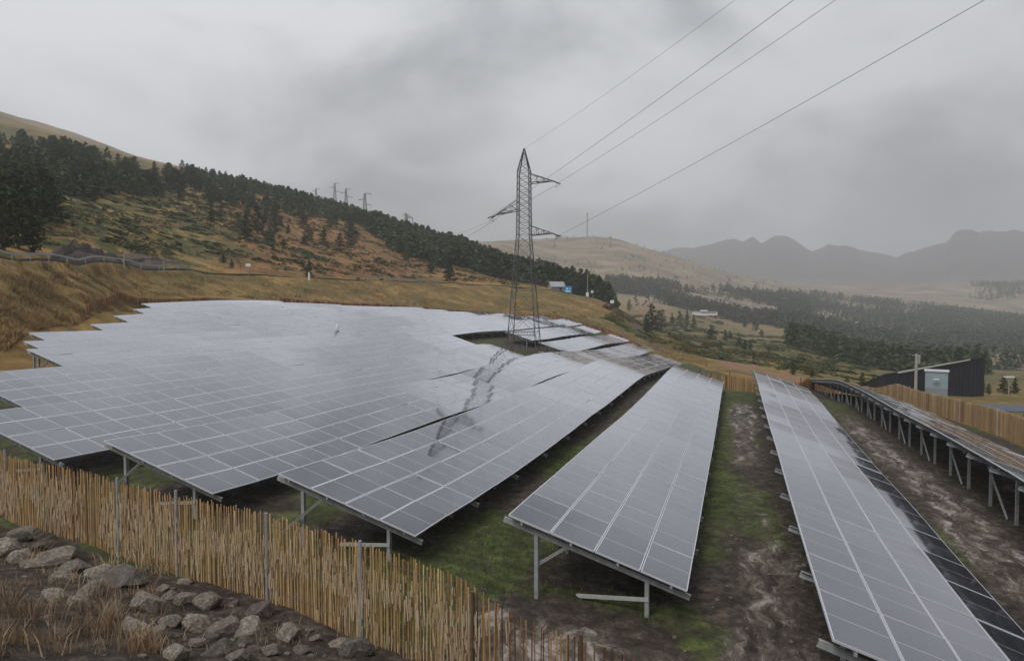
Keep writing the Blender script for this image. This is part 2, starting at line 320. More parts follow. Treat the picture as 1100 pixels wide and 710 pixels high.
mud = t.ramp(t.noise(t.n('ShaderNodeMapping', {'Vector': wv, 'Scale': (1.7, .45, 1)}).outputs[0], 1.5, 9, .75), [(.36, (.032, .024, .018)), (.45, (.080, .062, .048)), (.53, (.18, .15, .125)), (.60, (.42, .385, .35))])
clod = t.n('ShaderNodeTexVoronoi', {'Vector': wv, 'Scale': 5.5, 'Randomness': 1.}).outputs['Distance']
mud = t.mix(.6, mud, t.ramp(clod, [(.1, (1.15, 1.12, 1.1)), (.7, (.55, .52, .5))]), 'MULTIPLY')
orange = t.ramp(n_sm, [(.3, (.16, .085, .045)), (.7, (.30, .18, .10))])
rock = t.ramp(t.noise(pos, .8, 7, .75), [(.3, (.04, .032, .03)), (.7, (.16, .12, .10))])
brk = t.noise(pos, 1.9, 6, .75)
def edge(s):    # ragged border for a cover mask
    return t.math('MINIMUM', 1., t.math('MAXIMUM', 0., t.math('MULTIPLY', t.math('SUBTRACT', t.math('ADD', s, t.math('MULTIPLY', t.math('SUBTRACT', brk, .5), 1.1)), .36), 4.)))
m3 = t.n('ShaderNodeAttribute', attribute_name='cover_c').outputs['Color']; s3 = t.n('ShaderNodeSeparateColor', {0: m3})
pn = t.noise(t.n('ShaderNodeMapping', {'Vector': pos, 'Scale': (1, 1, 1.6)}).outputs[0], .075, 8, .78, 1.2); pf = t.noise(pos, .35, 6, .7)
scrub = t.ramp(pf, [(.3, (.026, .032, .008)), (.55, (.066, .068, .015)), (.75, (.14, .115, .03))])
gold = t.mix(t.math('MULTIPLY', s3.outputs[1], t.ramp(t.noise(pos, .05, 6, .7), [(.36, (0, 0, 0)), (.52, (1, 1, 1))])), gold, t.mix(.75, rus, mottle, 'MULTIPLY'))
gold = t.mix(t.math('MULTIPLY', s3.outputs[0], t.ramp(pn, [(.46, (0, 0, 0)), (.52, (1, 1, 1))])), gold, scrub)
gold = t.mix(t.math('MULTIPLY', s3.outputs[2], t.ramp(pf, [(.40, (0, 0, 0)), (.56, (.8, .8, .8))])), gold, t.ramp(n_sm, [(.3, (.055, .055, .02)), (.7, (.13, .115, .045))]))
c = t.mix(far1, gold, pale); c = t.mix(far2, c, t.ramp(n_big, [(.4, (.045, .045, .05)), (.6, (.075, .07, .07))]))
c = t.mix(edge(s1.outputs[2]), c, soil); c = t.mix(t.math('MULTIPLY', edge(s1.outputs[0]), t.ramp(t.noise(wv, 3.2, 8, .78), [(.40, (.12, .12, .12)), (.54, (1, 1, 1))])), c, green); c = t.mix(edge(s1.outputs[1]), c, mud)
c = t.mix(edge(s2.outputs[0]), c, orange); c = t.mix(edge(s2.outputs[1]), c, rock)
ro = t.math('SUBTRACT', .92, t.math('MULTIPLY', s1.outputs[1], .35))
t.bsdf(Base_Color=c, Roughness=ro, Specular_IOR_Level=.3, Normal=t.bump(t.math('ADD', n_sm, t.math('MULTIPLY', n_ti, .6)), .9, .14)); M['ground'] = t.m

# ------------------------------------------------------------------ mesh + tagging helpers
def link(o, parent=None):
    C.objects.link(o)
    if parent is not None: o.parent = parent
    return o
def tag(o, label=None, cat=None, group=None, kind=None):
    if label: o['label'] = label
    if cat: o['category'] = cat
    if group: o['group'] = group
    if kind: o['kind'] = kind
    return o
def empty(name, loc=(0, 0, 0), rz=0., label=None, cat=None, group=None):
    o = bpy.data.objects.new(name, None); o.location = loc; o.rotation_euler[2] = rz; o.empty_display_size = .5
    link(o); return tag(o, label, cat, group)
class MB:
    def __init__(s): s.v = []; s.f = []; s.mi = []; s.tone = []; s.uv = None
    def add(s, vs, fs, mi=0, tone=.5):
        b = len(s.v); s.v += [tuple(map(float, p)) for p in vs]; s.f += [tuple(b + i for i in f) for f in fs]; s.mi += [mi] * len(fs); s.tone += [tone] * len(vs)
    def hexa(s, p, mi=0, tone=.5):   # 8 points: bottom 4, top 4
        s.add(p, [(3, 2, 1, 0), (4, 5, 6, 7), (0, 1, 5, 4), (1, 2, 6, 5), (2, 3, 7, 6), (3, 0, 4, 7)], mi, tone)
    def box(s, c, d, mi=0, rz=0., tone=.5):
        x, y, z = d[0] / 2, d[1] / 2, d[2] / 2; cs, sn = math.cos(rz), math.sin(rz)
        P = [(-x, -y, -z), (x, -y, -z), (x, y, -z), (-x, y, -z), (-x, -y, z), (x, -y, z), (x, y, z), (-x, y, z)]
        s.hexa([(c[0] + a * cs - b * sn, c[1] + a * sn + b * cs, c[2] + e) for a, b, e in P], mi, tone)
    def bar(s, a, b, w, h=None, mi=0, tone=.5, upv=(0, 0, 1)):
        a = Vector(a); b = Vector(b); h = h or w; d = (b - a).normalized(); u = Vector(upv)
        if abs(d.dot(u)) > .98: u = Vector((0, 1, 0))
        x = d.cross(u).normalized() * (w / 2); y = x.cross(d).normalized() * (h / 2)
        s.hexa([a - x - y, a + x - y, a + x + y, a - x + y, b - x - y, b + x - y, b + x + y, b - x + y], mi, tone)
    def chan(s, a, b, w, h, th=.008, mi=0, side=1, upv=(0, 0, 1)):   # C profile: web + two flanges
        a = Vector(a); b = Vector(b); d = (b - a).normalized(); u = Vector(upv)
        if abs(d.dot(u)) > .98: u = Vector((0, 1, 0))
        x = d.cross(u).normalized(); y = x.cross(d).normalized()
        s.bar(a, b, th, h, mi, upv=upv)
        for q in (-1, 1):
            o = x * (side * (w / 2)) + y * (q * (h / 2 - th / 2))
            s.bar(a + o, b + o, w - th, th, mi, upv=upv)
    def tube(s, pts, r, n=8, mi=0, tone=.5, cap=True):
        pts = [Vector(p) for p in pts]; R = r if isinstance(r, (list, tuple)) else [r] * len(pts); b = len(s.v); V = []; Fc = []
        for i, p in enumerate(pts):
            d = (pts[min(i + 1, len(pts) - 1)] - pts[max(i - 1, 0)]).normalized(); u = Vector((0, 0, 1)) if abs(d.z) < .9 else Vector((0, 1, 0))
            x = d.cross(u).normalized(); y = x.cross(d)
            for k in range(n):
                t_ = 2 * math.pi * k / n; V.append(p + (x * math.cos(t_) + y * math.sin(t_)) * R[i])
        for i in range(len(pts) - 1):
            for k in range(n):
                Fc.append((i * n + k, i * n + (k + 1) % n, (i + 1) * n + (k + 1) % n, (i + 1) * n + k))
        if cap: Fc.append(tuple(range(n - 1, -1, -1))); Fc.append(tuple((len(pts) - 1) * n + k for k in range(n)))
        s.add(V, Fc, mi, tone)
    def mesh(s, name, mats, smooth=False):
        me = bpy.data.meshes.new(name); me.from_pydata(s.v, [], s.f)
        for m in (mats if isinstance(mats, (list, tuple)) else [mats]): me.materials.append(m)
        me.polygons.foreach_set('material_index', s.mi)
        a = me.attributes.new('tone', 'FLOAT', 'POINT'); a.data.foreach_set('value', s.tone)
        if smooth: me.polygons.foreach_set('use_smooth', [True] * len(s.f))
        me.update(); return me
    def build(s, name, mats, parent=None, smooth=False):
        return link(bpy.data.objects.new(name, s.mesh(name, mats, smooth)), parent)
def fastmesh(name, V, Fq, mat, k=4, smooth=False):
    me = bpy.data.meshes.new(name); V = np.asarray(V, np.float32); Fq = np.asarray(Fq, np.int32)
    me.vertices.add(len(V)); me.vertices.foreach_set('co', V.ravel())
    me.loops.add(Fq.size); me.loops.foreach_set('vertex_index', Fq.ravel())
    me.polygons.add(len(Fq)); me.polygons.foreach_set('loop_start', np.arange(0, Fq.size, k, dtype=np.int32))
    me.polygons.foreach_set('use_smooth', np.full(len(Fq), smooth)); me.materials.append(mat); me.update(); me.validate(); return me

# ------------------------------------------------------------------ ground sheet (polar grid round the terrace)
def build_ground():
    fine_a = np.arange(-42, 47.01, .17); a = np.concatenate([np.arange(-180, -60, 3.), np.arange(-60, -42, .6), fine_a, np.arange(47.6, 66, .6), np.arange(66.5, 180, 3.)])
    a = np.radians(a); na = len(a)
    rr = np.concatenate([np.geomspace(.6, 9, 26)[:-1], np.geomspace(9, 60, 230)[:-1], np.geomspace(60, 420, 300)[:-1], np.geomspace(420, 3200, 190)[:-1], np.geomspace(3200, 4300, 50)])
    A, R = np.meshgrid(a, rr); X, Y = xy_az(A, R); Z = height(X, Y)
    nr = len(rr); V = np.stack([X, Y, Z], -1).reshape(-1, 3); V = np.vstack([V, [[0, 0, -1.65]]])
    i = np.arange(nr - 1)[:, None] * na; j = np.arange(na)[None]; j2 = (j + 1) % na
    Q = np.stack([i + j, i + j2, i + na + j2, i + na + j], -1).reshape(-1, 4)
    me = fastmesh('ground', V, Q, M['ground'], 4, True)
    # close the hole under the photographer
    bm = bmesh.new(); bm.from_mesh(me); bm.verts.ensure_lookup_table(); c = bm.verts[len(V) - 1]
    for k in range(na): 
        f = bm.faces.new((bm.verts[k], c, bm.verts[(k + 1) % na])); f.normal_update()
        if f.normal.z < 0: f.normal_flip()
    bm.to_mesh(me); bm.free()
    x, y = V[:, 0], V[:, 1]; r = np.hypot(x, y); az = np.arctan2(x * RT[0] + y * RT[1], x * F0[0] + y * F0[1])
    u = 550 + F * np.tan(np.clip(az, -1.45, 1.45))
    rf = np.interp(az, AZC, RFA)
    fence_y = np.interp(x, [-34, -20, -10, -3.6, 3, 8, 16], [19, 15, 13, 11.3, 9.6, 8.3, 7])
    infield = sstep(fence_y - .5, fence_y + .8, y) * sstep(rf + 6, rf - 2, r) * sstep(16.5, 15, x)
    leftb = np.interp(y, [16, 30, 42, 54, 62, 71, 79, 120], [-32, -38, -46, -54, -61, -68, -75, -80]) - 2
    infield = infield * sstep(leftb - 2, leftb + 1, x)
    n1 = fbm(x / 3.5, y / 6, 21, 4); n2 = fbm(x / 7, y / 14, 31, 3)
    under = np.zeros_like(x)
    for k, (xh, y0, y1) in ROWS.items():
        under = np.maximum(under, sstep(xh - .3, xh + .5, x) * sstep(xh + 4.0, xh + 3.3, x) * (y > y0 + 1) * (y < y1))
    green = infield * np.clip(.56 + n1 * 1.3 - under * .75, 0, 1)
    lane = lambda c, w: np.exp(-((x - c - .5 * n2) / w) ** 2)
    yb = np.interp(y, [9, 20, 23, 30, 33, 41, 44, 52, 55, 62], [.85, .8, .35, .3, .62, .6, .95, .9, .2, 0])
    mud = infield * np.clip(lane(.55, 1.0) * yb + .95 * lane(7.0, 1.0) * sstep(60, 42, y) + .3 * under * np.clip(n1 + .3, 0, 1), 0, 1.1)
    mud = np.maximum(mud, infield * .8 * sstep(fence_y + 4.6, fence_y + 2.6, y) * sstep(-7, -3.5, x) * np.clip(.75 + n1, 0, 1))
    green = green * np.clip(1 - 1.1 * sstep(fence_y + 5.6, fence_y + 3.2, y) * sstep(-6.5, -3.5, x), 0, 1)
    mud = np.clip(mud + .45 * n1 * (mud > .1), 0, 1.1); green = np.clip(green - .15 * mud, 0, 1) + infield * (.42 + .5 * n1) * np.exp(-((x + .6) / .7) ** 2) * sstep(11, 14, y) + .9 * infield * sstep(54, 58, y) * sstep(-2, 0, x) * sstep(4, 2, x)
    soil = np.clip(infield * (.75 + under * .4), 0, 1.1)
    emb = sstep(fence_y + 2.2, fence_y + .6, y) * sstep(55, 35, r) * (y > -3)
    soil = np.maximum(soil, emb * 1.1)
    # bare soil banks beyond the rows and by the sheds
    orange = np.zeros_like(x)
    def blob(u0, r0, su, sr, a=1.): return a * np.exp(-((u - u0) / su) ** 2 - ((np.log(r + .01) - math.log(r0)) / sr) ** 2)
    for b in [(795, 140, 26, .22, 1.1), (850, 118, 40, .1, .9), (925, 126, 38, .10, 1.1), (745, 1000, 30, .2, .5), (700, 450, 70, .2, .45), (95, 108, 35, .03, .25), (225, 190, 60, .3, .25)]: orange = np.maximum(orange, blob(*b))
    rockm = np.zeros_like(x)
    rr_cut = np.interp(u, [0, 75, 150, 220], [106, 122, 147, 163])
    rockm = np.exp(-((r - rr_cut - 1.5) / 5.) ** 2) * sstep(40, 75, u) * sstep(215, 160, u) * 1.1
    rockm = np.maximum(rockm, .75 * sstep(40, 60, r) * np.exp(-((u - 690 - (r - 200) * -.35) / 9) ** 2) * (r > 150) * (r < 260))
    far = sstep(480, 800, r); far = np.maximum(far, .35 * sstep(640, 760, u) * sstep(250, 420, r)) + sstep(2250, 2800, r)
    def put(nm, a, b, c_):
        at = me.color_attributes.new(nm, 'FLOAT_COLOR', 'POINT'); at.data.foreach_set('color', np.stack([a, b, c_, np.ones_like(a)], 1).astype(np.float32).ravel())
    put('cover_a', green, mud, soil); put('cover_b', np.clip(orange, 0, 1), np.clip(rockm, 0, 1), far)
    rd = np.interp(u, RU, RRn) + 8
    hill = sstep(rd - 2, rd + 3, r) * sstep(620, 520, r)
    olive = hill * (.45 + .55 * sstep(330, 180, u)) * sstep(560, 400, u) + .9 * sstep(650, 690, u) * sstep(150, 220, r) * sstep(640, 480, r); russ = hill * sstep(215, 280, u) * sstep(540, 430, u)
    bank = sstep(rf + 4, rf + 10, r) * sstep(rd - 6, rd - 10, r) * .8
    bank = np.maximum(bank, .9 * sstep(640, 700, u) * sstep(120, 170, r) * sstep(500, 380, r))
    put('cover_c', olive, russ, bank)
    o = link(bpy.data.objects.new('ground', me)); tag(o, kind='structure'); return o
build_ground()

# ------------------------------------------------------------------ road, bench of asphalt with guard rail
def road_pt(u, off):
    az = az_of(u); r = float(np.interp(u, RU, RRn)) + off; x, y = xy_az(az, r); return float(x), float(y)
us = np.linspace(-380, 636, 150)
mb = MB(); P = []
for u in us:
    for off in (.4, 6.): 
        x, y = road_pt(u, off); P.append((x, y, gz(*road_pt(u, 3.2), False) + .3))
Fc = [(2 * i, 2 * i + 1, 2 * i + 3, 2 * i + 2) for i in range(len(us) - 1)]
n = len(P); sk = [(x, y, z - .8) for x, y, z in P]
mb.add(P + sk, Fc + [(2 * i, 2 * i + 2, n + 2 * i + 2, n + 2 * i) for i in range(len(us) - 1)])
o = mb.build('road', M['asphalt']); tag(o, kind='structure')
gr = empty('guard_rail', (*road_pt(60, 0), gz(*road_pt(60, 0))), label='long grey steel guard rail edging the mountain road below the rock cut', cat='guard rail')
gi = Matrix.Translation(gr.location).inverted()
mb = MB(); pts = []
for u in np.linspace(-380, 205, 90):
    x, y = road_pt(u, .3); pts.append((x, y, gz(*road_pt(u, 3.2), False) + .85))
pts = [tuple(gi @ Vector(p)) for p in pts]
for a, b in zip(pts, pts[1:]): mb.bar(a, b, .08, .24)
mb.build('rail', M['galv'], gr)
pm = MB(); pm.box((0, 0, -.1), (.12, .12, 1.1)); pme = pm.mesh('post', M['galv'])
for p in pts[::3]:
    q = link(bpy.data.objects.new('post', pme), gr); q.location = (p[0], p[1], p[2] - .35)
gr2 = empty('guard_rail', (*road_pt(440, 0), gz(*road_pt(440, 0))), label='short dark stretch of guard rail on the road behind the middle of the panel field', cat='guard rail')
g2 = Matrix.Translation(gr2.location).inverted(); mb = MB()
pts = []
for u in np.linspace(395, 470, 14):
    x, y = road_pt(u, .3); pts.append(tuple(g2 @ Vector((x, y, gz(x, y, False) + .9))))
for a, b in zip(pts, pts[1:]): mb.bar(a, b, .08, .4)
mb.build('rail', M['galv'], gr2)
for p in pts[::2]:
    q = link(bpy.data.objects.new('post', pme), gr2); q.location = (p[0], p[1], p[2] - .35)

# ------------------------------------------------------------------ solar rows
TILT = math.radians(17.6); CT, ST = math.cos(TILT), math.sin(TILT)
MW, ML, PITCHX, PITCHY = 1.034, 2.078, 1.05, 2.10
def module_mesh():
    """local: x down the slope 0..MW, y along the row 0..ML, z normal"""
    fr, th = .024, .038; V = []; Fs = []; mi = []; uv = []
    def quad(p, m, q=None):
        b = len(V); V.extend(p); Fs.append((b, b + 1, b + 2, b + 3)); mi.append(m); uv.extend(q or [(0, 0)] * 4)
    X, Y = MW, ML; fx = .016
    quad([(fr, fx, -.002), (X - fr, fx, -.002), (X - fr, Y - fx, -.002), (fr, Y - fx, -.002)], 0, [(0, 0), (0, 1), (1, 1), (1, 0)])
    quad([(0, 0, 0), (X, 0, 0), (X - fr, fx, 0), (fr, fx, 0)], 1); quad([(X, 0, 0), (X, Y, 0), (X - fr, Y - fx, 0), (X - fr, fx, 0)], 1)
    quad([(X, Y, 0), (0, Y, 0), (fr, Y - fx, 0), (X - fr, Y - fx, 0)], 1); quad([(0, Y, 0), (0, 0, 0), (fr, fx, 0), (fr, Y - fx, 0)], 1)
    quad([(0, 0, -th), (X, 0, -th), (X, 0, 0), (0, 0, 0)], 1); quad([(X, 0, -th), (X, Y, -th), (X, Y, 0), (X, 0, 0)], 1)
    quad([(X, Y, -th), (0, Y, -th), (0, Y, 0), (X, Y, 0)], 1); quad([(0, Y, -th), (0, 0, -th), (0, 0, 0), (0, Y, 0)], 1)
    quad([(0, 0, -th + .002), (0, Y, -th + .002), (X, Y, -th + .002), (X, 0, -th + .002)], 2)
    # uv: U runs along the long side
    uvl = [(a, b) for a, b in uv]
    uvl[0:4] = [(0, 0), (0, 1), (1, 1), (1, 0)]
    return np.array(V, float), Fs, mi, uvl
MV, MFc, MMI, MUV = module_mesh()
def mk_module(name, xf_list):
    V = []; Fs = []; mi = []; uv = []
    for T in xf_list:
        b = len(V); Tn = np.array(T); V.extend((MV @ Tn[:3, :3].T + Tn[:3, 3]).tolist()); Fs += [tuple(b + i for i in f) for f in MFc]; mi += MMI; uv += MUV
    me = bpy.data.meshes.new(name); me.from_pydata(V, [], Fs)
    for m in (M['pv'], M['frame'], M['back']): me.materials.append(m)
    me.polygons.foreach_set('material_index', mi); ul = me.uv_layers.new(name='UVMap'); ul.data.foreach_set('uv', np.array(uv, np.float32).ravel()); me.update(); return me
mod_me = mk_module('solar_panel', [np.eye(4)])
mb = MB(); mb.box((0, 0, .5), (.09, .07, 1.)); mb.box((.03, .045, .5), (.05, .02, 1.)); post_me = mb.mesh('post', M['galv'])
ROWLAB = {-2: 'far right panel row on tall posts beside the board fence', -1: 'panel row right of the muddy lane, its lowest column black', 0: 'panel row left of the muddy lane, near end on two open posts', 1: 'panel row just left of the grassy gap, running past the pylon hollow', 2: 'panel row with its near corner over the cane fence, passing directly below the pylon', 3: 'panel row leaving at the left edge low down, broken once before the pylon', 4: 'panel row broken behind the pylon foot by the upper half of the hollow', 5: 'panel row behind the hollow, starting at the lowest step of the left border', 6: 'panel row starting at the second lowest step of the left border', 7: 'panel row starting at the long third step of the left border', 8: 'panel row starting at the fourth step of the left border', 9: 'panel row starting at the wide fifth step of the left border', 10: 'second panel row from the top of the field, under the topmost one', 11: 'uppermost and shortest panel row, under the grassy bank'}
def build_row(k):
    xh, y0, y1 = ROWS[k]; gap = GAPS.get(k)
    root = empty('solar_array', (xh, y0, zhi(xh, y0)), label=ROWLAB[k], cat='solar array', group='rows of solar panels on the field')
    inv = Vector((-xh, -y0, -root.location.z))
    nseg = int(round((y1 - y0) / PITCHY)); ys = [y0 + i * PITCHY for i in range(nseg + 1)]
    zs = HIs(np.full(len(ys), xh), np.array(ys)) + np.array([.025 * math.sin(i * .55 + k * 2) + random.uniform(-.008, .008) for i in range(len(ys))])
    cnt = 0; rest = []
    rest_cap = 100
    def ok(ym): return not (gap and gap[0] < ym < gap[1])
    nx = (CT, 0, -ST)
    for i in range(nseg):
        if not ok(ys[i] + 1.05): continue
        a = Vector((xh, ys[i], zs[i])); b = Vector((xh, ys[i + 1], zs[i + 1])); yd = (b - a).normalized()
        xd = Vector(nx); zd = xd.cross(yd).normalized(); xd = yd.cross(zd).normalized()
        for j in range(4):
            ry = random.gauss(0, .0044); rx = random.gauss(0, .0042)
            if k == -1 and j == 3: ry += float(np.interp(ys[i], [12, 28, 46], [.034, .026, 0]))
            Mx = Matrix(((xd.x, yd.x, zd.x), (xd.y, yd.y, zd.y), (xd.z, yd.z, zd.z))) @ Matrix.Rotation(rx, 3, 'X') @ Matrix.Rotation(ry, 3, 'Y')
            p = a + xd * (PITCHX * j) + inv
            T = Mx.to_4x4(); T.translation = p
            if cnt < rest_cap:
                o = bpy.data.objects.new('solar_panel', mod_me); link(o, root); o.matrix_local = T; cnt += 1
            else: rest.append(T)
    if rest:
        o = link(bpy.data.objects.new('solar_panel', mk_module('solar_panel', rest)), root); o['kind'] = 'stuff'
    def S(x, y, d=0.):  # point on/below the panel plane, in row coordinates
        z = float(np.interp(y, ys, zs)); return Vector((xh + x * CT - d * ST, y, z - x * ST - d * CT)) + inv
    # long rails under the panels
    segs = [(y0, y1)] if not gap else [(y0, gap[0]), (gap[1], y1)]
    for xr in (.35, 1.55, 2.65, 3.85):
        for s0, s1 in segs:
            mb = MB(); yy = [y for y in ys if s0 <= y <= s1 + .1]
            for a, b in zip(yy, yy[1:]): mb.bar(S(xr, a, .085), S(xr, b, .085), .05, .07)
            mb.build('rail', M['galv'], root)
    # frames: rafter, two posts, brace
    y = y0 + .22; step = 4.2 if k > 0 else (2.5 if k == -2 else 3.15); fi = 0
    while y < y1:
        if ok(y):
            mb = MB(); mb.chan(S(-.12, y, .23), S(4.3, y, .23), .06, .12, side=1 if fi else -1); mb.build('rafter', M['galv'], root)
            for fx in (.72, 3.35):
                p = S(fx, y, .28); g0 = gz(p.x - inv.x, p.y - inv.y) + inv.z - .15
                o = link(bpy.data.objects.new('post', post_me), root); o.location = (p.x, p.y, g0); o.scale = (1, 1, p.z - g0)
            a = S(.72, y, .3); b = S(3.35, y, .3); g0 = gz(a.x - inv.x, a.y - inv.y) + inv.z
            mb = MB()
            if k == -2 and fi % 2: pass
            elif k == -2:
                mb.chan(a + Vector((-.08, -.06, -.05)), (a.x - .08, a.y - 2.0, g0 + .12), .05, .06)
            elif k in (1, 2, 3) and fi == 0:
                mb.chan((a.x - .55, a.y - .15, g0 + .45), S(1.35, y, .24) + Vector((0, -.08, 0)), .05, .06)
            else:
                mb.chan((a.x, a.y + .07, g0 + .75), S(1.5, y, .22) + Vector((0, .07, 0)), .05, .06)
            if mb.v: mb.build('brace', M['galv_light'] if fi % 2 == 0 and k != -2 else M['galv'], root)
            if fi == 0 and k >= 0:
                mb = MB(); q = b.z - .35; mb.chan((b.x + .05, b.y - .06, q), (b.x - 1.65, b.y - .1 + .5, q - .30), .05, .08); mb.build('tie_bar', M['galv_light'], root)
        y += step; fi += 1
    return root
for k in ROWS: build_row(k)

# ------------------------------------------------------------------ pines
def pine_meshes(seed, h=8., spread=.26, n=900, point=1.0):
    R = random.Random(seed); V = []; Fs = []; tr = MB()
    pts = []; x = y = 0.
    for i in range(7):
        t_ = i / 6; pts.append((x, y, h * .97 * t_)); x += R.uniform(-.05, .05); y += R.uniform(-.05, .05)
    tr.tube(pts, [max(.015, .16 * (1 - i / 6.3)) * h / 8 for i in range(7)], 6)
    limbs = []
    nl = 26
    for i in range(nl):
        t_ = .10 + .86 * (i / nl) ** .9; z = h * t_; prof = (1 - t_) ** point * (.55 + .45 * min(1, t_ / .22))
        L = h * spread * prof * R.uniform(.6, 1.2) + .12; a = i * 2.4 + R.uniform(-.5, .5)
        e = Vector((math.cos(a) * L, math.sin(a) * L, z + L * R.uniform(-.15, .25))); b = Vector((0, 0, z)); limbs.append((b, e, L))
        tr.tube([b, (b + e) / 2 + Vector((0, 0, -.04)), e], [.035, .02, .008], 4, cap=False)
    tot = sum(l[2] for l in limbs)
    for b, e, L in limbs:
        for q in range(int(n * L / tot)):
            s = R.random() ** .65; c = b.lerp(e, s) + Vector((R.gauss(0, .13 * L + .05), R.gauss(0, .13 * L + .05), R.gauss(0, .10 * L + .06)))
            sz = R.uniform(.12, .26) * (h / 8) ** .6
            d1 = Vector((R.gauss(0, 1), R.gauss(0, 1), R.gauss(.3, .7))).normalized() * sz; d2 = d1.cross(Vector((R.gauss(0, 1), R.gauss(0, 1), R.gauss(0, 1)))).normalized() * sz * .55
            k = len(V); V += [c - d1 - d2 * .4, c + d2, c + d1, c - d2]; Fs.append((k, k + 1, k + 2, k + 3))
    crown = fastmesh('crown', [tuple(v) for v in V], Fs, M['pine'], 4)
    return tr.mesh('trunk', M['bark']), crown
PINES = [pine_meshes(1, 8, .27, 1500), pine_meshes(2, 8, .33, 1600, .8), pine_meshes(3, 8, .22, 1300, 1.1), pine_meshes(4, 8, .38, 1700, .6), pine_meshes(5, 8, .30, 1500, .75), pine_meshes(6, 8, .25, 1300, .95)]
NT_ = [0]
def pine(x, y, h, label, group, var=None, name='pine_tree', wide=1.):
    tm, cm = PINES[random.randrange(6) if var is None else var]
    r = empty(name, (x, y, gz(x, y) - .15), random.uniform(0, 6.28), label, 'tree', group); s = h / 8; r.scale = (s * wide, s * wide, s)
    link(bpy.data.objects.new('trunk', tm), r); link(bpy.data.objects.new('crown', cm), r); NT_[0] += 1; return r
def cluster(poly_u, poly_r, n, h, label, group, wide=1., dens=None, seed=1):
    R = random.Random(seed); k = 0; tries = 0; out = []
    while k < n and tries < n * 60:
        tries += 1; u = R.uniform(*poly_u); r = math.exp(R.uniform(math.log(poly_r(u)[0]), math.log(poly_r(u)[1])))
        if dens and R.random() > dens(u, r): continue
        x, y = xy_az(az_of(u), r); x, y = float(x), float(y)
        if any((x - a) ** 2 + (y - b) ** 2 < 5 for a, b in out): continue
        out.append((x, y)); pine(x, y, R.uniform(*h), label, group, wide=wide); k += 1
lerp = lambda u, a, b: float(np.interp(u, a, b))
# dense wood climbing the slope at the left edge
cluster((-40, 60), lambda u: (lerp(u, [-40, 60], [112, 150]), 240), 56, (6, 10.5), 'dark pine in the dense wood at the left edge above the road', 'pines of the wood at the left edge', 1.5, seed=2)
cluster((55, 215), lambda u: (lerp(u, [55, 130, 215], [215, 270, 300]), lerp(u, [55, 215], [370, 400])), 42, (6, 10), 'dark pine on the upper left slope below the skyline', 'pines of the upper left slope', 1.5, seed=3)
# crest belt
cluster((205, 400), lambda u: (lerp(u, [205, 300, 400], [330, 300, 350]), lerp(u, [205, 400], [420, 410])), 24, (5, 9), 'dark pine in the belt along the left hill crest', 'pines along the left hill crest', 1.5, seed=4)
cluster((215, 335), lambda u: (lerp(u, [215, 335], [235, 232]), 335), 14, (3.5, 6.5), 'small pine dotted over the middle of the left slope', 'small pines dotted over the middle of the left slope', 1.35, seed=14)
# forest wall behind the middle of the bank
cluster((392, 470), lambda u: (lerp(u, [392, 430, 470], [345, 285, 262]), 430), 20, (6, 10), 'dark pine in the wood under the gantry pylon', 'pines under the gantry pylon', 1.5, seed=5)
cluster((468, 560), lambda u: (lerp(u, [468, 500, 560], [275, 300, 262]), 400), 22, (7, 11), 'dark pine in the wood left of the lattice pylon', 'pines left of the lattice pylon', 1.5, seed=6)
cluster((556, 658), lambda u: (lerp(u, [556, 600, 658], [268, 268, 282]), lerp(u, [556, 658], [360, 310])), 26, (8, 12.5), 'tall dark pine behind the hut and blue board', 'tall pines behind the hut', 1.5, seed=7)
SOLO = [(326,242,18,'lone rounded pine on the open orange slope left of the hill pylons'),(294,244,17,'small pine left of the lone rounded pine on the orange slope'),(348,262,17,'narrow pine just left of the dark pair on the orange slope'),
 (365,266,16,'squat pine at the foot of the dark pair on the orange slope'),(378,265,26,'tallest pine of the dark clump on the orange slope'),(354,244,12,'small pine behind the dark clump on the slope'),
 (305,269,11,'little pine low on the orange slope among juniper mats'),(332,299,18,'dark bushy pine standing beside the road with a white post in front'),(483,303,25,'pointed pine standing alone by the road end of the wood'),
 (463,293,20,'pine at the lower tip of the wood near the pointed roadside pine'),(277,252,28,'big dark pine at the left of the two roadside clumps on the slope'),(264,262,28,'broad dark pine beside the big one on the slope'),(286,240,16,'pine peeking behind the broad dark pair'),
 (20,268,52,'large rounded pine by the road at the far left'),(36,272,40,'pine right of the large rounded one at the far left'),(5,270,40,'pine cut by the left photo edge beside the road'),
 (240,283,10,'small dark pine above the road near the white signpost'),(249,288,8,'smallest pine above the road near the white signpost'),(148,212,16,'pine at the lower edge of the upper left wood'),(225,215,20,'pine above the green juniper mats, mid slope')]
for u, v, hp, lab in SOLO:
    q = hit(u, v)
    if q: pine(q[0], q[1], max(2.2, hp * q[3] / F / .92), lab, None, wide=1.25)
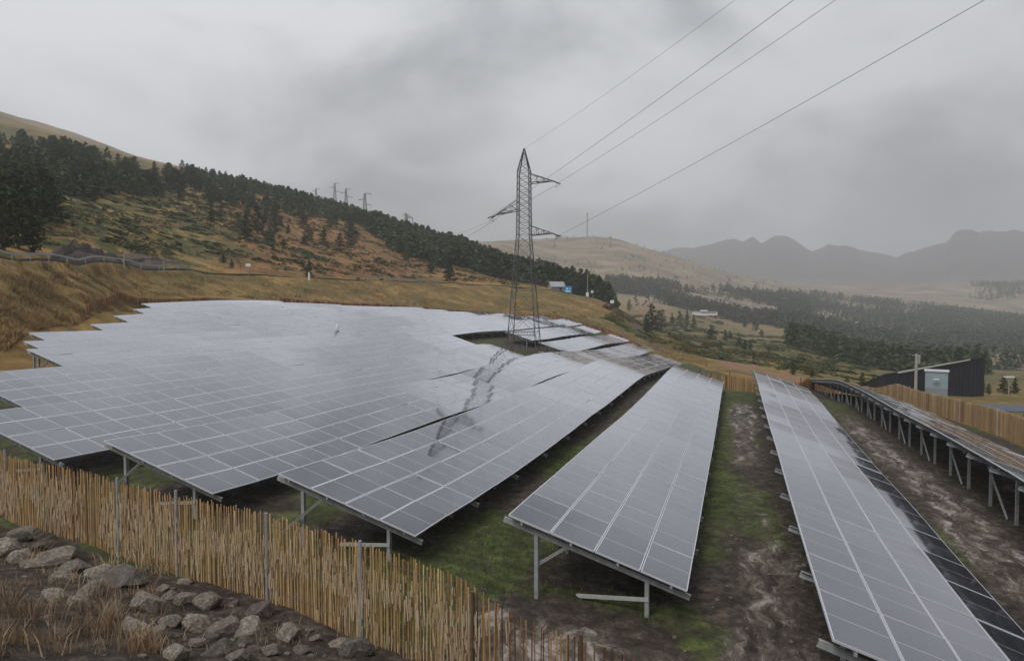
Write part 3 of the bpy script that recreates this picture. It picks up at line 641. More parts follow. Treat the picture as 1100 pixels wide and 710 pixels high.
VAL = [(700,357,30,'tallest dark pine in the valley right of the grass bank'),(694,358,20,'pine leaning on the left of the tallest valley pine'),(710,356,22,'pine on the right of the tallest valley pine'),(722,350,14,'first pine of the short valley hedge'),(730,350,16,'second pine of the short valley hedge'),(738,351,18,'third and tallest pine of the short valley hedge'),(745,352,15,'last pine of the short valley hedge'),
 (676,335,12,'small pine alone on the slope beyond the sign'),(662,333,12,'small pine beside the white sign on the ridge'),(764,366,16,'pointed pine in the valley left of the twin pines'),(779,368,13,'left of the twin pines in the valley'),(784,366,9,'right and smaller of the twin pines in the valley'),
 (794,373,11,'pine in the trio above the orange bank, left one'),(800,378,13,'pine in the trio above the orange bank, middle one'),(806,377,10,'pine in the trio above the orange bank, right one'),(810,387,8,'tiny pine just above the far end of the second row'),(774,375,9,'stubby pine below the pointed valley pine'),
 (800,352,10,'pine on the pale meadow edge'),(812,356,12,'pine near the pale meadow edge, darker'),(818,361,9,'low pine right of the meadow pines'),(852,402,13,'broad dark pine beyond the far end of the second row'),(872,405,9,'small dark pine at the tip of the curved row'),
 (926,415,14,'pine before the shed, left of two'),(938,419,14,'pine before the shed, right of two'),(958,421,6,'dwarf pine left of the concrete pole'),(968,421,7,'dwarf pine beside the concrete pole'),(1054,423,12,'pine at the right end of the dark shed'),(1062,424,10,'small pine behind the right end of the shed'),(1078,422,16,'pine right of the shed near the lamp'),(1090,422,14,'pine at the right photo edge behind the fence'),(1030,422,6,'low bushy pine before the dark shed wall'),(910,411,6,'dwarf pine on the orange soil')]
for u, v, hp, lab in VAL:
    q = hit(u, v)
    if q: pine(q[0], q[1], max(1.2, hp * q[3] / F / .92), lab, None, wide=1.4 if u > 850 else 1.15)
cluster((848, 1045), lambda u: (lerp(u, [848, 940, 1045], [300, 270, 300]), lerp(u, [848, 1045], [430, 520])), 32, (7, 11), 'dark pine in the stand behind the dark shed', 'pines of the stand behind the shed', 1.25, seed=8)
# tall pines just right of the photo whose mirror image darkens the row's lowest panels
cluster((1330, 2100), lambda u: (66, 90), 28, (13, 17), 'tall dark pine right of the board fence', 'tall pines right of the board fence', 1.5, seed=9)

# ------------------------------------------------------------------ far woods: one mass of small conifers
def tuft_tree(seed, n):
    R = np.random.default_rng(seed); t_ = R.uniform(.02, 1, n) ** 1.25; rad = (1 - t_) ** .75 * (.6 + .4 * np.minimum(1, t_ / .15)) * R.uniform(.55, 1.15, n); a = R.uniform(0, 6.283, n)
    c = np.stack([np.cos(a) * rad, np.sin(a) * rad, t_], 1); d1 = R.normal(0, 1, (n, 3)) * [.5, .5, .22]; d1[:, 2] = np.abs(d1[:, 2]) * .6; d2 = np.cross(d1, R.normal(0, 1, (n, 3)))
    d1 *= (.30 / np.linalg.norm(d1, axis=1))[:, None]; d2 *= (.20 / np.linalg.norm(d2, axis=1))[:, None]; sc = np.array([1, 1, .38])
    return np.stack([c - d1 * sc, c + d2 * sc, c + d1 * sc, c - d2 * sc], 1).reshape(-1, 3)
TUFT = {n: [tuft_tree(s_, n) for s_ in range(5)] for n in (34, 90)}
def far_wood(name, spots, label, n=34, mat='farwood', cat='forest'):
    P = np.array(spots); k = rng.integers(0, 5, len(P)); a = rng.uniform(0, 6.283, len(P)); T = np.stack(TUFT[n])[k]
    ca, sa = np.cos(a)[:, None], np.sin(a)[:, None]; w = P[:, 4][:, None]
    V = np.stack([(T[..., 0] * ca - T[..., 1] * sa) * w + P[:, 0][:, None], (T[..., 0] * sa + T[..., 1] * ca) * w + P[:, 1][:, None], T[..., 2] * P[:, 3][:, None] + P[:, 2][:, None]], -1).reshape(-1, 3)
    o = link(bpy.data.objects.new(name, fastmesh(name, V, np.arange(len(V)).reshape(-1, 4), M[mat], 4))); tag(o, label, cat, kind='stuff')
def wood_spots(u0, u1, lo, hi, n, mask, hr=(6, 10), seed=1):
    R = np.random.default_rng(seed); u = R.uniform(u0, u1, n); l = np.array([lo(a) for a in u]); h_ = np.array([hi(a) for a in u])
    r = np.sqrt(R.uniform(l ** 2, h_ ** 2)); az = np.arctan((u - 550) / F); x, y = xy_az(az, r)
    m = mask(x, y, u, r) > R.uniform(0, 1, n); x, y = x[m], y[m]; z = height(x, y); hh = R.uniform(*hr, len(x))
    return [(a, b, c - .3, d, d * R.uniform(.30, .46)) for a, b, c, d in zip(x, y, z, hh)]
sp = wood_spots(835, 1330, lambda u: lerp(u, [835, 900, 1000, 1330], [600, 470, 400, 420]), lambda u: lerp(u, [835, 900, 1000, 1100, 1330], [1180, 1380, 1420, 1400, 1400]), 9500,
    lambda x, y, u, r: np.clip(1.25 + 3. * fbm(x / 120, y / 120, 41, 3), 0, 1) * 1.0, (8, 13), 5)
far_wood('forest', sp, 'hazy dark forest filling the valley side on the right below the pale plateau')
sp = wood_spots(655, 850, lambda u: lerp(u, [655, 700, 850], [640, 640, 700]), lambda u: lerp(u, [655, 750, 850], [1000, 980, 1300]), 3200,
    lambda x, y, u, r: np.clip(-.1 + 4. * fbm(x / 110, y / 110, 42, 3) + 1.6 * np.exp(-((r - lerp2(u)) / 110) ** 2), 0, 1), (7, 11), 6) if False else None
def band(u): return np.interp(u, [640, 700, 780, 850], [880, 800, 720, 760])
sp = wood_spots(650, 870, lambda u: 560, lambda u: 1250, 6500, lambda x, y, u, r: np.clip(-.25 + 3. * fbm(x / 90, y / 90, 42, 3) + 1.9 * np.exp(-((r - band(u)) / 90) ** 2), 0, 1), (7, 11), 6)
far_wood('forest', sp, 'patchy hazy forest crossing the foot of the mast hill')
sp = wood_spots(1040, 1250, lambda u: 1500, lambda u: 2100, 1300, lambda x, y, u, r: np.clip(.2 + 3. * fbm(x / 150, y / 150, 43, 3), 0, 1), (9, 14), 8)
far_wood('forest', sp, 'faint dark woods on the pale plateau at the right edge')
sp = wood_spots(180, 640, lambda u: 400, lambda u: 620, 1700, lambda x, y, u, r: np.clip(-.05 + 3. * fbm(x / 45, y / 45, 44, 3), 0, 1), (4, 7), 9)
sp += wood_spots(205, 420, lambda u: lerp(u, [205, 300, 400], [330, 300, 350]), lambda u: 430, 420, lambda x, y, u, r: np.clip(-.05 + 3. * fbm(x / 30, y / 30, 49, 3), 0, 1), (5, 8), 19)
sp += wood_spots(-60, 75, lambda u: lerp(u, [-60, 40, 75], [125, 150, 200]), lambda u: 420, 1100, lambda x, y, u, r: np.clip(.1 + 2.8 * fbm(x / 26, y / 26, 47, 3), 0, 1), (4, 8), 10)
sp += wood_spots(70, 215, lambda u: lerp(u, [70, 130, 215], [205, 270, 320]), lambda u: lerp(u, [70, 215], [410, 430]), 620, lambda x, y, u, r: np.clip(.22 + 3. * fbm(x / 30, y / 30, 48, 3), 0, 1), (5, 8), 11)
sp += wood_spots(400, 480, lambda u: lerp(u, [400, 430, 480], [360, 300, 275]), lambda u: 440, 520, lambda x, y, u, r: np.clip(1.1 + 2. * fbm(x / 60, y / 60, 47, 3), 0, 1), (6, 9), 12)
sp += wood_spots(480, 655, lambda u: lerp(u, [480, 520, 560, 655], [290, 285, 268, 280]), lambda u: lerp(u, [480, 600, 655], [420, 370, 310]), 900, lambda x, y, u, r: np.clip(1.2 + 2. * fbm(x / 60, y / 60, 47, 3), 0, 1), (7, 10), 14)
sp += wood_spots(848, 1060, lambda u: lerp(u, [848, 940, 1060], [300, 270, 300]), lambda u: 520, 900, lambda x, y, u, r: np.clip(.9 + 2. * fbm(x / 60, y / 60, 50, 3), 0, 1), (6, 10), 15)
far_wood('forest', sp, 'mass of smaller dark pines filling in the woods along the left slope', 90, 'pine')
sp = wood_spots(560, 860, lambda u: 900, lambda u: 1500, 260, lambda x, y, u, r: np.full(len(x), .8), (3, 6), 13)
far_wood('scattered_trees', sp, 'tiny scattered trees dotted over the pale mast hill')

rdf = lambda u: float(np.interp(u, RU, RRn)) + 16
sp = wood_spots(40, 560, rdf, lambda u: 400, 11000, lambda x, y, u, r: np.clip(sstep(600, 200, u) * .55 + 3.5 * fbm(x / 14, y / 14, 71, 4), 0, 1) * .8, (.35, .9), 51)
sp += wood_spots(640, 900, lambda u: lerp(u, [640, 700, 800, 900], [260, 175, 130, 150]), lambda u: 430, 7000, lambda x, y, u, r: np.clip(.2 + 3.5 * fbm(x / 16, y / 16, 72, 4), 0, 1) * .8, (.4, 1.2), 52)
sp = [(a, b, c + .15, h, h * random.uniform(.9, 2.2)) for a, b, c, h, w_ in sp]
far_wood('heath', sp, 'low green heath tufts spread in patches over the grassy slopes', 34, 'juniper', 'heath')
sp = wood_spots(40, 600, rdf, lambda u: 330, 12000, lambda x, y, u, r: np.clip(.35 + 2.5 * fbm(x / 10, y / 10, 73, 4), 0, 1), (.25, .6), 53)
sp = [(a, b, c + .15, h, h * random.uniform(.8, 1.8)) for a, b, c, h, w_ in sp]
far_wood('tussocks', sp, 'straw coloured tussocks spread over the left hillside', 34, 'drygrass', 'grass')

# ------------------------------------------------------------------ junipers and bushes
def shrub_mesh(seed, n=650, flat=.32, mat='juniper'):
    R = random.Random(seed); V = []; Fs = []; lobes = [(R.uniform(-.7, .7), R.uniform(-.5, .5), R.uniform(.35, .6)) for _ in range(6)]
    for i in range(n):
        lx, ly, lr = R.choice(lobes); a = R.uniform(0, 6.28); ph = math.acos(R.uniform(0, 1)); q = lr * R.uniform(.8, 1.06)
        c = Vector((lx + q * math.sin(ph) * math.cos(a), ly + q * math.sin(ph) * math.sin(a), q * math.cos(ph) * flat * 1.4)); sz = R.uniform(.05, .10)
        d1 = Vector((R.gauss(0, 1), R.gauss(0, 1), R.gauss(.5, .6))).normalized() * sz; d2 = d1.cross(Vector((R.gauss(0, 1), R.gauss(0, 1), R.gauss(0, 1)))).normalized() * sz * .6
        k = len(V); V += [tuple(c - d1), tuple(c + d2), tuple(c + d1), tuple(c - d2)]; Fs.append((k, k + 1, k + 2, k + 3))
    return fastmesh('shrub', V, Fs, M[mat], 4)
SHR = [shrub_mesh(s) for s in (11, 12, 13, 14)]; SHRR = [shrub_mesh(s, 500, .6, 'rustbush') for s in (21, 22)]
def shrub(x, y, w, d, h, lab, group, meshes=SHR, rz=None, name='juniper_shrub'):
    o = link(bpy.data.objects.new(name, random.choice(meshes))); o.location = (x, y, gz(x, y) - .1); o.scale = (w / 2, d / 2, h); rz = random.uniform(0, 6.28) if rz is None else rz
    e_ = 1.5; nx_ = gz(x - e_, y, False) - gz(x + e_, y, False); ny_ = gz(x, y - e_, False) - gz(x, y + e_, False); q_ = Vector((nx_, ny_, 2 * e_)).normalized().to_track_quat('Z', 'Y')
    o.rotation_euler = (q_ @ Matrix.Rotation(rz, 3, 'Z').to_quaternion()).to_euler()
    return tag(o, lab, 'shrub', group)
JUN = [(112,246,22,'widest green juniper mat above the rock cut'),(125,256,20,'green juniper mat below the widest one, above the rock cut'),(140,268,20,'dark juniper mat at the right end of the rock cut'),(178,271,24,'green juniper mat right of the rock cut by the road'),
 (118,224,24,'pale juniper mat mid slope at left, beside the bare patch'),(150,232,18,'olive juniper mat in the centre of the left slope'),(195,236,20,'long juniper streak descending the left slope'),(208,248,20,'lower end of the juniper streak on the left slope'),
 (60,262,18,'juniper at the edge of the left wood'),(90,230,14,'small juniper under the left wood'),(160,218,16,'juniper under the pines of the upper left slope'),(285,262,30,'wide juniper mat among the slope pines'),(325,272,32,'widest juniper mat on the orange slope'),(345,279,26,'juniper mat right of the widest one on the orange slope'),
 (318,282,20,'juniper mat just above the dark roadside pine'),(262,272,16,'juniper mat left of the orange slope'),(385,300,8,'low shrub beside the road right of the dark roadside pine'),(352,297,8,'low shrub beside the dark roadside pine'),(430,286,9,'little shrub under the gantry pylon wood'),(448,296,9,'shrub near the lower tip of the wood'),
 (215,262,16,'olive juniper near the small roadside pines'),(135,285,10,'shrub hugging the foot of the rock cut'),(235,232,14,'juniper right of the descending streak'),(175,255,16,'juniper between the streak and the rock cut')]
for u, v, wp, lab in JUN:
    q = hit(u, v)
    if q: w = wp * q[3] / F * 1.25; shrub(q[0], q[1], w, w * .85, max(.7, w * .3), lab, None)
R5 = random.Random(5)
for i in range(230):
    u, v = R5.uniform(60, 470), 0; v = lerp(u, [60, 150, 300, 420], [238, 250, 272, 292]) + R5.uniform(-42, 12)
    q = hit(u, v)
    if q and q[3] > 100: w = R5.uniform(1.4, 5.2) * (1.25 if u < 250 else .8); shrub(q[0], q[1], w, w * R5.uniform(.6, .9), .4 + w * R5.uniform(.16, .3), 'small low juniper scattered on the left hillside', 'small junipers scattered on the left hillside')
for i in range(210):
    u = R5.uniform(650, 940); v = lerp(u, [650, 700, 760, 850, 940], [340, 368, 380, 398, 411]) - abs(R5.gauss(0, 18)) + 2
    q = hit(u, v)
    if q and 100 < q[3] < 600: w = R5.uniform(1.2, 4.2) * (1 + q[3] / 300); shrub(q[0], q[1], w, w * .8, w * R5.uniform(.3, .6), 'low rounded bush scattered over the valley grassland', 'low bushes scattered over the valley grassland', meshes=SHR + SHRR, name='bush')
for u, v, wp, lab in [(725,364,16,'yellowish bush beside the valley hedge'),(715,362,9,'dark low bush left of the yellowish one'),(627,341,10,'dark bush on the grass bank right of the pylon'),(637,342,6,'smaller bush beside the dark one on the grass bank'),(595,336,7,'bush on the bank just above the panel field'),(586,335,4,'tiny bush on the bank just above the panel field'),(746,376,6,'lone dark bush above the field corner'),(830,394,9,'bush right of the far end of the second row'),(640,330,3,'tiny bush high on the bank')]:
    q = hit(u, v)
    if q: w = wp * q[3] / F; shrub(q[0], q[1], w, w * .8, w * .45, lab, None, meshes=[SHRR[0]] if 'yellow' in lab else SHR, name='bush')

# ------------------------------------------------------------------ rock cut above the road
def rockface(u0, u1, n, label, hgt):
    ct = (u0 + u1) / 2; V = []; Fs = []; cols = 60; rows = 9
    ra = lambda u: float(np.interp(u, RU, RRn)) + 8.2
    x0, y0 = xy_az(az_of(ct), ra(ct)); base = Vector((float(x0), float(y0), gz(float(x0), float(y0), False)))
    for i in range(cols + 1):
        u = u0 + (u1 - u0) * i / cols; e = math.sin(math.pi * i / cols) ** .5; r = ra(u); dp = 1.2 + 2.4 * e
        zb = gz(*map(float, xy_az(az_of(u), r)), False) - .4; xt, yt = map(float, xy_az(az_of(u), r + dp))
        zt = max(zb + .3, gz(xt, yt, False) + .1 + e * hgt * .18 * (1 + float(fbm(np.array([i * .21]), np.array([u0 * 1.]), 5, 2)[0])))
        for j in range(rows + 1):
            t_ = j / rows; jag = float(fbm(np.array([i * .5]), np.array([j * .9]), 15, 3)[0]); rj = r + dp * t_ + jag * .45 * e * (1 - t_)
            x, y = xy_az(az_of(u), rj); V.append(Vector((float(x), float(y), zb + t_ * (zt - zb))) - base)
        x, y = xy_az(az_of(u), r + dp + 5); V.append(Vector((float(x), float(y), gz(float(x), float(y), False) - .3)) - base)
    k = rows + 2
    for i in range(cols):
        for j in range(rows + 1): Fs.append((i * k + j, (i + 1) * k + j, (i + 1) * k + j + 1, i * k + j + 1))
    o = link(bpy.data.objects.new('rock_face', fastmesh('rock_face', [tuple(v) for v in V], Fs, M['cutrock'], 4))); o.location = base; tag(o, label, 'rock face')
rockface(58, 138, 0, 'tall dark reddish rock cut above the road at the left', 4.6)
rockface(136, 205, 0, 'low crumbling end of the rock cut above the road', 2.2)

# ------------------------------------------------------------------ lattice pylon
def lattice(mb, H, wid, panels, th=.10, tb=.05, x0=0, y0=0, z0=0):
    zs = panels
    for i in range(len(zs) - 1):
        a, b = zs[i], zs[i + 1]; wa, wb = wid(a) / 2, wid(b) / 2
        ca = [(-wa, -wa, a), (wa, -wa, a), (wa, wa, a), (-wa, wa, a)]; cb = [(-wb, -wb, b), (wb, -wb, b), (wb, wb, b), (-wb, wb, b)]
        for k in range(4):
            mb.bar(ca[k], cb[k], th, th); n_ = (k + 1) % 4
            mb.bar(ca[k], cb[n_], tb, tb); mb.bar(ca[n_], cb[k], tb, tb); mb.bar(cb[k], cb[n_], tb, tb)
PX, PY = -25.3, 86.5; PZ = gz(PX, PY) - .1; PH = at_r(563.5, 160, math.hypot(PX, PY))[2] - PZ
pyr = math.radians(-2) + YAW * .4
pyl = empty('pylon', (PX, PY, PZ), pyr, 'tall dark lattice pylon with three side arms standing in a hollow of the panel field', 'pylon')
def pw(z):
    return float(np.interp(z, [0, PH - 10.6, PH - 2.8, PH], [3.75, 1.6, 1.42, .08]))
mb = MB(); zb0 = PH - 10.6; zz = [zb0 * q for q in (0, .2, .38, .54, .68, .80, .91)] + [zb0 + i * .78 for i in range(10)] + [PH - 2.8, PH - 1.9, PH - 1.1, PH - .5, PH]
zz = sorted(set(round(z, 2) for z in zz if z <= PH)); lattice(mb, PH, pw, zz, .10, .036)
mb.build('tower', M['steel_dark'], pyl)
ARMS = []
for side, ztop in ((1, PH - 2.9), (-1, PH - 6.2), (1, PH - 9.3)):
    z1 = ztop - 1.35; zl = z1 + .0; L = 3.75; mb = MB(); w = pw(z1) / 2; tip = Vector((side * L, 0, z1 + (.15 if side > 0 else -.55)))
    for s in (-1, 1):
        mb.bar((side * w, s * w, z1), tip, .085); mb.bar((side * w, s * w, ztop - .2), tip, .075)
        for q in (.3, .58, .8):
            a = Vector((side * w, s * w, z1)).lerp(tip, q); b = Vector((side * w, s * w, ztop - .2)).lerp(tip, q); mb.bar(a, b, .05)
            q2 = q - .28; a2 = Vector((side * w, s * w, z1)).lerp(tip, max(q2, 0)); mb.bar(a2, b, .045)
    for q in (.3, .58, .8): mb.bar(Vector((side * w, -w, z1)).lerp(tip, q), Vector((side * w, w, z1)).lerp(tip, q), .05)
    mb.build('arm', M['steel_dark'], pyl); ARMS.append((side, tip))
    for s in (-1, 1):
        mb = MB(); a = tip + Vector((0, s * .1, -.05)); b = a + Vector((.62 * side, s * .85, -.16 if s > 0 else -.34))
        mb.tube([a + (b - a) * t_ for t_ in np.linspace(0, 1, 15)], [.03 if i % 2 else .085 for i in range(15)], 8); mb.build('insulator', M['ceramic'], pyl)
    mb = MB(); a = tip + Vector((.62 * side, .95, -.21)); b = tip + Vector((.62 * side, -.95, -.39)); mb.tube([a.lerp(b, t_) - Vector((.45 * side * math.sin(math.pi * t_), 0, .5 * math.sin(math.pi * t_))) for t_ in np.linspace(0, 1, 10)], .022, 5); mb.build('jumper_wire', M['wire'], pyl)
mb = MB()
for sx in (-1, 1):
    for sy in (-1, 1): mb.box((sx * 1.87, sy * 1.87, .0), (.6, .6, .7))
mb.build('footing', M['concrete'], pyl)
mb = MB(); mb.bar((-1.6, -1.68, 2.6), (1.6, -1.68, 2.6), .08); mb.bar((-1.6, -1.68, 3.0), (1.6, -1.68, 3.0), .08)
for q in np.linspace(-1.5, 1.5, 9): mb.bar((q, -1.68, 2.6), (q, -1.68, 3.0), .04)
mb.build('climbing_guard', M['steel_dark'], pyl)
PT = Matrix.Translation(pyl.location) @ Matrix.Rotation(pyr, 4, 'Z')
def wire(a, b, sag, rad, label, n=40, name='power_line', over=1.0):
    a = Vector(a); b = Vector(b); pts = [a.lerp(b, t_ * over) - Vector((0, 0, sag * 4 * t_ * over * (1 - t_ * over))) for t_ in np.linspace(0, 1, n)]
    mb = MB(); mb.tube([p - a for p in pts], rad, 5); o = mb.build(name, M['wire']); o.location = a; tag(o, label, 'power line', 'cables strung from the lattice pylon'); return o
def through(a, u, v, s, k, sag_at):
    """span that leaves a, passes the direction (u, v) at distance s, and runs on to the next tower at k times that length"""
    a = Vector(a); p = Vector(at_r(u, v, s)); end = a + (p - a) * k
    t_ = 1 / k; end.z = (p.z - a.z * (1 - t_) + sag_at * 4 * t_ * (1 - t_)) / t_; return a, end, sag_at
W = [PT @ (t_ + Vector((.62 * s, -.95, -.39))) for s, t_ in ARMS]; peak = PT @ Vector((0, 0, PH))
for (a, u, v, s, lab) in ((W[0], 898, 0, 48, 'power line from the upper right arm rising to the top right'), (W[1], 853, 0, 41.6, 'steepest thick power line, from the left arm to the top edge'), (W[2], 1058, 0, 40, 'lowest and longest power line, from the low right arm to the top right corner')):
    A, B, sg = through(a, u, v, s, 2.6, 1.7); wire(A, B, sg, .015, lab)
A, B, sg = through(peak, 790, 0, 46, 2.6, 1.6); wire(A, B, sg, .010, 'faint thin earth wire from the pylon peak to the top edge')

# ridge pylons and wires to them
def small_pylon(u, r, base_v, top_v, arms, label):
    x, y = map(float, xy_az(az_of(u), r)); z = gz(x, y); top = at_r(u, top_v, r)[2]; H = top - z + 0
    root = empty('pylon', (x, y, z), -YAW * 0 + YAW, label, 'pylon', 'pylons on the left ridge')
    mb = MB(); lattice(mb, H, lambda q: 2.2 * (1 - q / H) + .9, [H * i / 9 for i in range(10)], .2, .11); mb.build('tower', M['steel_dark'], root)
    for s, q, L in arms:
        mb = MB(); mb.bar((0, 0, H * q), (s * L, 0, H * q), .22); mb.bar((0, 0, H * q + 1.2), (s * L, 0, H * q), .16); mb.bar((s * L, 0, H * q), (s * L, 0, H * q - 1.1), .14); mb.build('arm', M['steel_dark'], root)
    return root, Vector((x, y, z + H))
_, rp = small_pylon(437, 430, 250, 230, [(-1, .97, 2), (1, .93, 2)], 'gantry shaped pylon lowest on the left ridge')
small_pylon(393, 520, 228, 208, [(-1, .75, 4.6), (1, .98, 4.6), (1, .55, 4.6)], 'nearest slim pylon on the left ridge, right of two fainter ones')
small_pylon(373, 640, 220, 203, [(-1, .8, 5), (1, .98, 4), (1, .6, 5.5)], 'middle slim pylon on the left ridge')
small_pylon(361, 720, 216, 197, [(-1, .8, 5), (1, .98, 4), (1, .6, 5.5)], 'fainter slim pylon left of the middle one on the ridge')
small_pylon(341, 840, 212, 203, [(-1, .8, 4), (1, .98, 4)], 'faintest slim pylon furthest left on the ridge')
x, y = map(float, xy_az(az_of(444), 430)); z = gz(x, y); H = at_r(444, 234, 430)[2] - z
root = empty('pylon', (x, y, z), YAW, 'plain pole carrying the right end of the gantry on the left ridge', 'pylon', 'pylons on the left ridge')
mb = MB(); mb.bar((0, 0, 0), (0, 0, H), .35); mb.build('mast', M['steel_dark'], root); mb = MB(); mb.bar((-3.6, 0, H), (.2, 0, H), .3); mb.bar((-3.4, 0, H + .9), (0, 0, H), .2); mb.build('arm', M['steel_dark'], root)
for i, (s, t_) in enumerate(ARMS[:2]):
    a = PT @ (t_ + Vector((0, 1.0, -.35))); wire(a, rp + Vector((i * 2 - 1, 0, -.5)), 9, .02, ['thin cable sagging from behind the upper arm towards the left ridge', 'thin cable sagging from the left arm towards the left ridge'][i])

# ------------------------------------------------------------------ fences
def fence_line(pts, step):
    P = [Vector((a, b, 0)) for a, b in pts]; out = []
    for a, b in zip(P, P[1:]):
        L = (b - a).length; n_ = max(1, int(L / step))
        for i in range(n_): out.append(a.lerp(b, i / n_))
    out.append(P[-1]); return out
FF = [(-34, 20.5), (-30, 18.9), (-26, 17.4), (-20, 15.55), (-15.2, 14.55), (-12.7, 13.95), (-9.9, 13.4), (-7.0, 12.45), (-5.3, 12.0), (-3.6, 11.5), (-2.1, 11.1), (-.65, 10.75), (3, 9.8), (8, 8.4), (15.6, 7.2)]
def fence(pts, label, step, hfun, tonefun, posts, base, backing=None, pr=.045, name='cane_fence', bars=True, w=.03, mat='cane'):
    root = empty(name, (*base, gz(*base)), label=label, cat='fence'); off = Vector(root.location)
    mb = MB(); path = fence_line(pts, step); wires = [[], [], []]
    for i, p in enumerate(path):
        p = p + Vector((random.uniform(-.012, .012), random.uniform(-.02, .02), 0)); g = gz(p.x, p.y, False) + .02; h = hfun(p.x) * random.uniform(.95, 1.02); tn = tonefun(p.x, i)
        if tn is None: continue
        ln = Vector((random.gauss(0, .018), random.gauss(0, .015), h)); a = Vector((p.x, p.y, g - .05)) - off; ww = w * random.uniform(.7, 1.25)
        mb.bar(a, a + ln, ww, ww * .55, tone=tn, upv=(0, 1, 0))
        if i % 8 == 0:
            for q, f in enumerate((.15, .5, .86)): wires[q].append(Vector((p.x, p.y - .03, g + hfun(p.x) * f)) - off)
    mb.build('paling', M[mat], root)
    if bars:
        for wl in wires:
            mb = MB(); mb.tube(wl, .0045, 4); mb.build('tie_wire', M['wire'], root)
    for (x, y, hh, matn) in posts:
        mb = MB(); mb.tube([Vector((x, y, gz(x, y) - .3)) - off, Vector((x, y, gz(x, y) + hh)) - off], pr, 8); mb.build('post', M[matn], root)
    if backing:
        mb = MB(); x0, x1 = backing; ln = lambda x: float(np.interp(x, [p[0] for p in pts], [p[1] for p in pts])); Rb = random.Random(31)
        for _ in range(4300):
            x = Rb.uniform(x0, x1); c = Rb.betavariate(2.2, 2.4) * .86 + .03; q = float(vnoise(np.array([x * 1.3]), np.array([c * 3.2 + 9]), 77)[0])
            thin = float(np.interp(x, [-6, -3.5, 0], [.0, .08, .14]))
            if q < .36 + thin + .25 * Rb.random() * abs(c - .45): continue
            g = gz(x, ln(x), False); H = hfun(x); Lr = Rb.uniform(.10, .5) * H * .5; ww = Rb.uniform(.008, .022)
            a = Vector((x, ln(x) - .03 - Rb.uniform(0, .05), g + H * c - Lr / 2)) - off; d = Vector((Rb.gauss(0, .045) * Lr, 0, Lr))
            mb.bar(a, a + d, ww, .004, tone=min(1, max(.3, Rb.gauss(.7, .18))), upv=(0, 1, 0))
        mb.build('reed_screen', M['reed'], root)
    return root
hf = lambda x: float(np.interp(x, [-20, -10, -6, -4.6, -3.4, 0, 8], [2.0, 2.0, 1.95, 1.9, 1.55, 1.5, 1.5]))
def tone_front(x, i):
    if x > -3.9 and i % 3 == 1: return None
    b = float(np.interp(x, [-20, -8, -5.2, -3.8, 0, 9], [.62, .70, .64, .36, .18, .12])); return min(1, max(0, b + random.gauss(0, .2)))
fposts = [(-20.6, 15.75, 2.05, 'galv'), (-17.7, 15.1, 2.05, 'galv'), (-15.1, 14.48, 2.05, 'galv'), (-12.75, 13.92, 2.1, 'galv'), (-9.75, 13.28, 2.0, 'galv'), (-6.95, 12.38, 2.0, 'galv'), (-4.35, 11.65, 1.7, 'bark'), (-2.3, 11.1, 1.65, 'bark'), (.9, 10.25, 1.6, 'galv'), (-24, 16.7, 2., 'galv'), (-29, 18.4, 2., 'galv'), (4.5, 9.3, 1.5, 'galv'), (8, 8.35, 1.5, 'galv')]
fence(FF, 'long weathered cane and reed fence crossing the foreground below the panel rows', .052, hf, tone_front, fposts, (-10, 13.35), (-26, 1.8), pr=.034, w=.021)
# side fence climbing the left of the field, and along the top
LF = [(-66.2, 60), (-73, 69.3), (-79.6, 77), (-80.5, 95), (-80, 112.5)]
fence(LF, 'pale cane fence beyond the stepped left border of the panel field', .16, lambda x: .95, lambda x, i: min(1, max(.15, random.gauss(.36, .12))), [(a, b, 1.1, 'galv') for a, b in LF[1:-1]], (-73, 69.3), w=.11, bars=False)
TF = []
for u, dr in ((300, 2), (370, 2), (430, 2), (490, 2), (545, 2), (600, 2), (640, 2), (665, 2), (690, 2)):
    r = float(np.interp(az_of(u), AZC, RFA)) + dr; x, y = xy_az(az_of(u), r); TF.append((float(x), float(y)))
fence(TF, 'far cane fence running behind the whole panel field under the grass bank', .30, lambda x: 1.25, lambda x, i: min(1, max(.1, random.gauss(.33, .12))), [(a, b, 1.4, 'galv') for a, b in TF], TF[4], w=.2, bars=False)
EF = [(-3.2, 71), (-.5, 70), (2.5, 71.5), (6, 74), (9, 92), (12, 95)]
fence(EF, 'orange brown cane fence closing the far end of the muddy lane', .10, lambda x: 1.35, lambda x, i: min(1, max(.2, random.gauss(.48, .14))), [(a, b, 1.8, 'bark') for a, b in EF], (-.5, 70), w=.07, bars=False)
BF = [(15.9, 8), (15.9, 30), (15.9, 47), (15.8, 60), (15.6, 75), (15.2, 92)]
fence(BF, 'tall orange board fence along the far right row', .17, lambda x: 1.62, lambda x, i: min(1, max(0, random.gauss(.5, .2) + .15 * math.sin(i * .35))), [(15.75, y, 1.65, 'concrete') for y in (20, 28, 36, 44, 52, 60, 68, 76, 84)], (15.9, 47), w=.165, bars=False, name='board_fence', mat='boards')

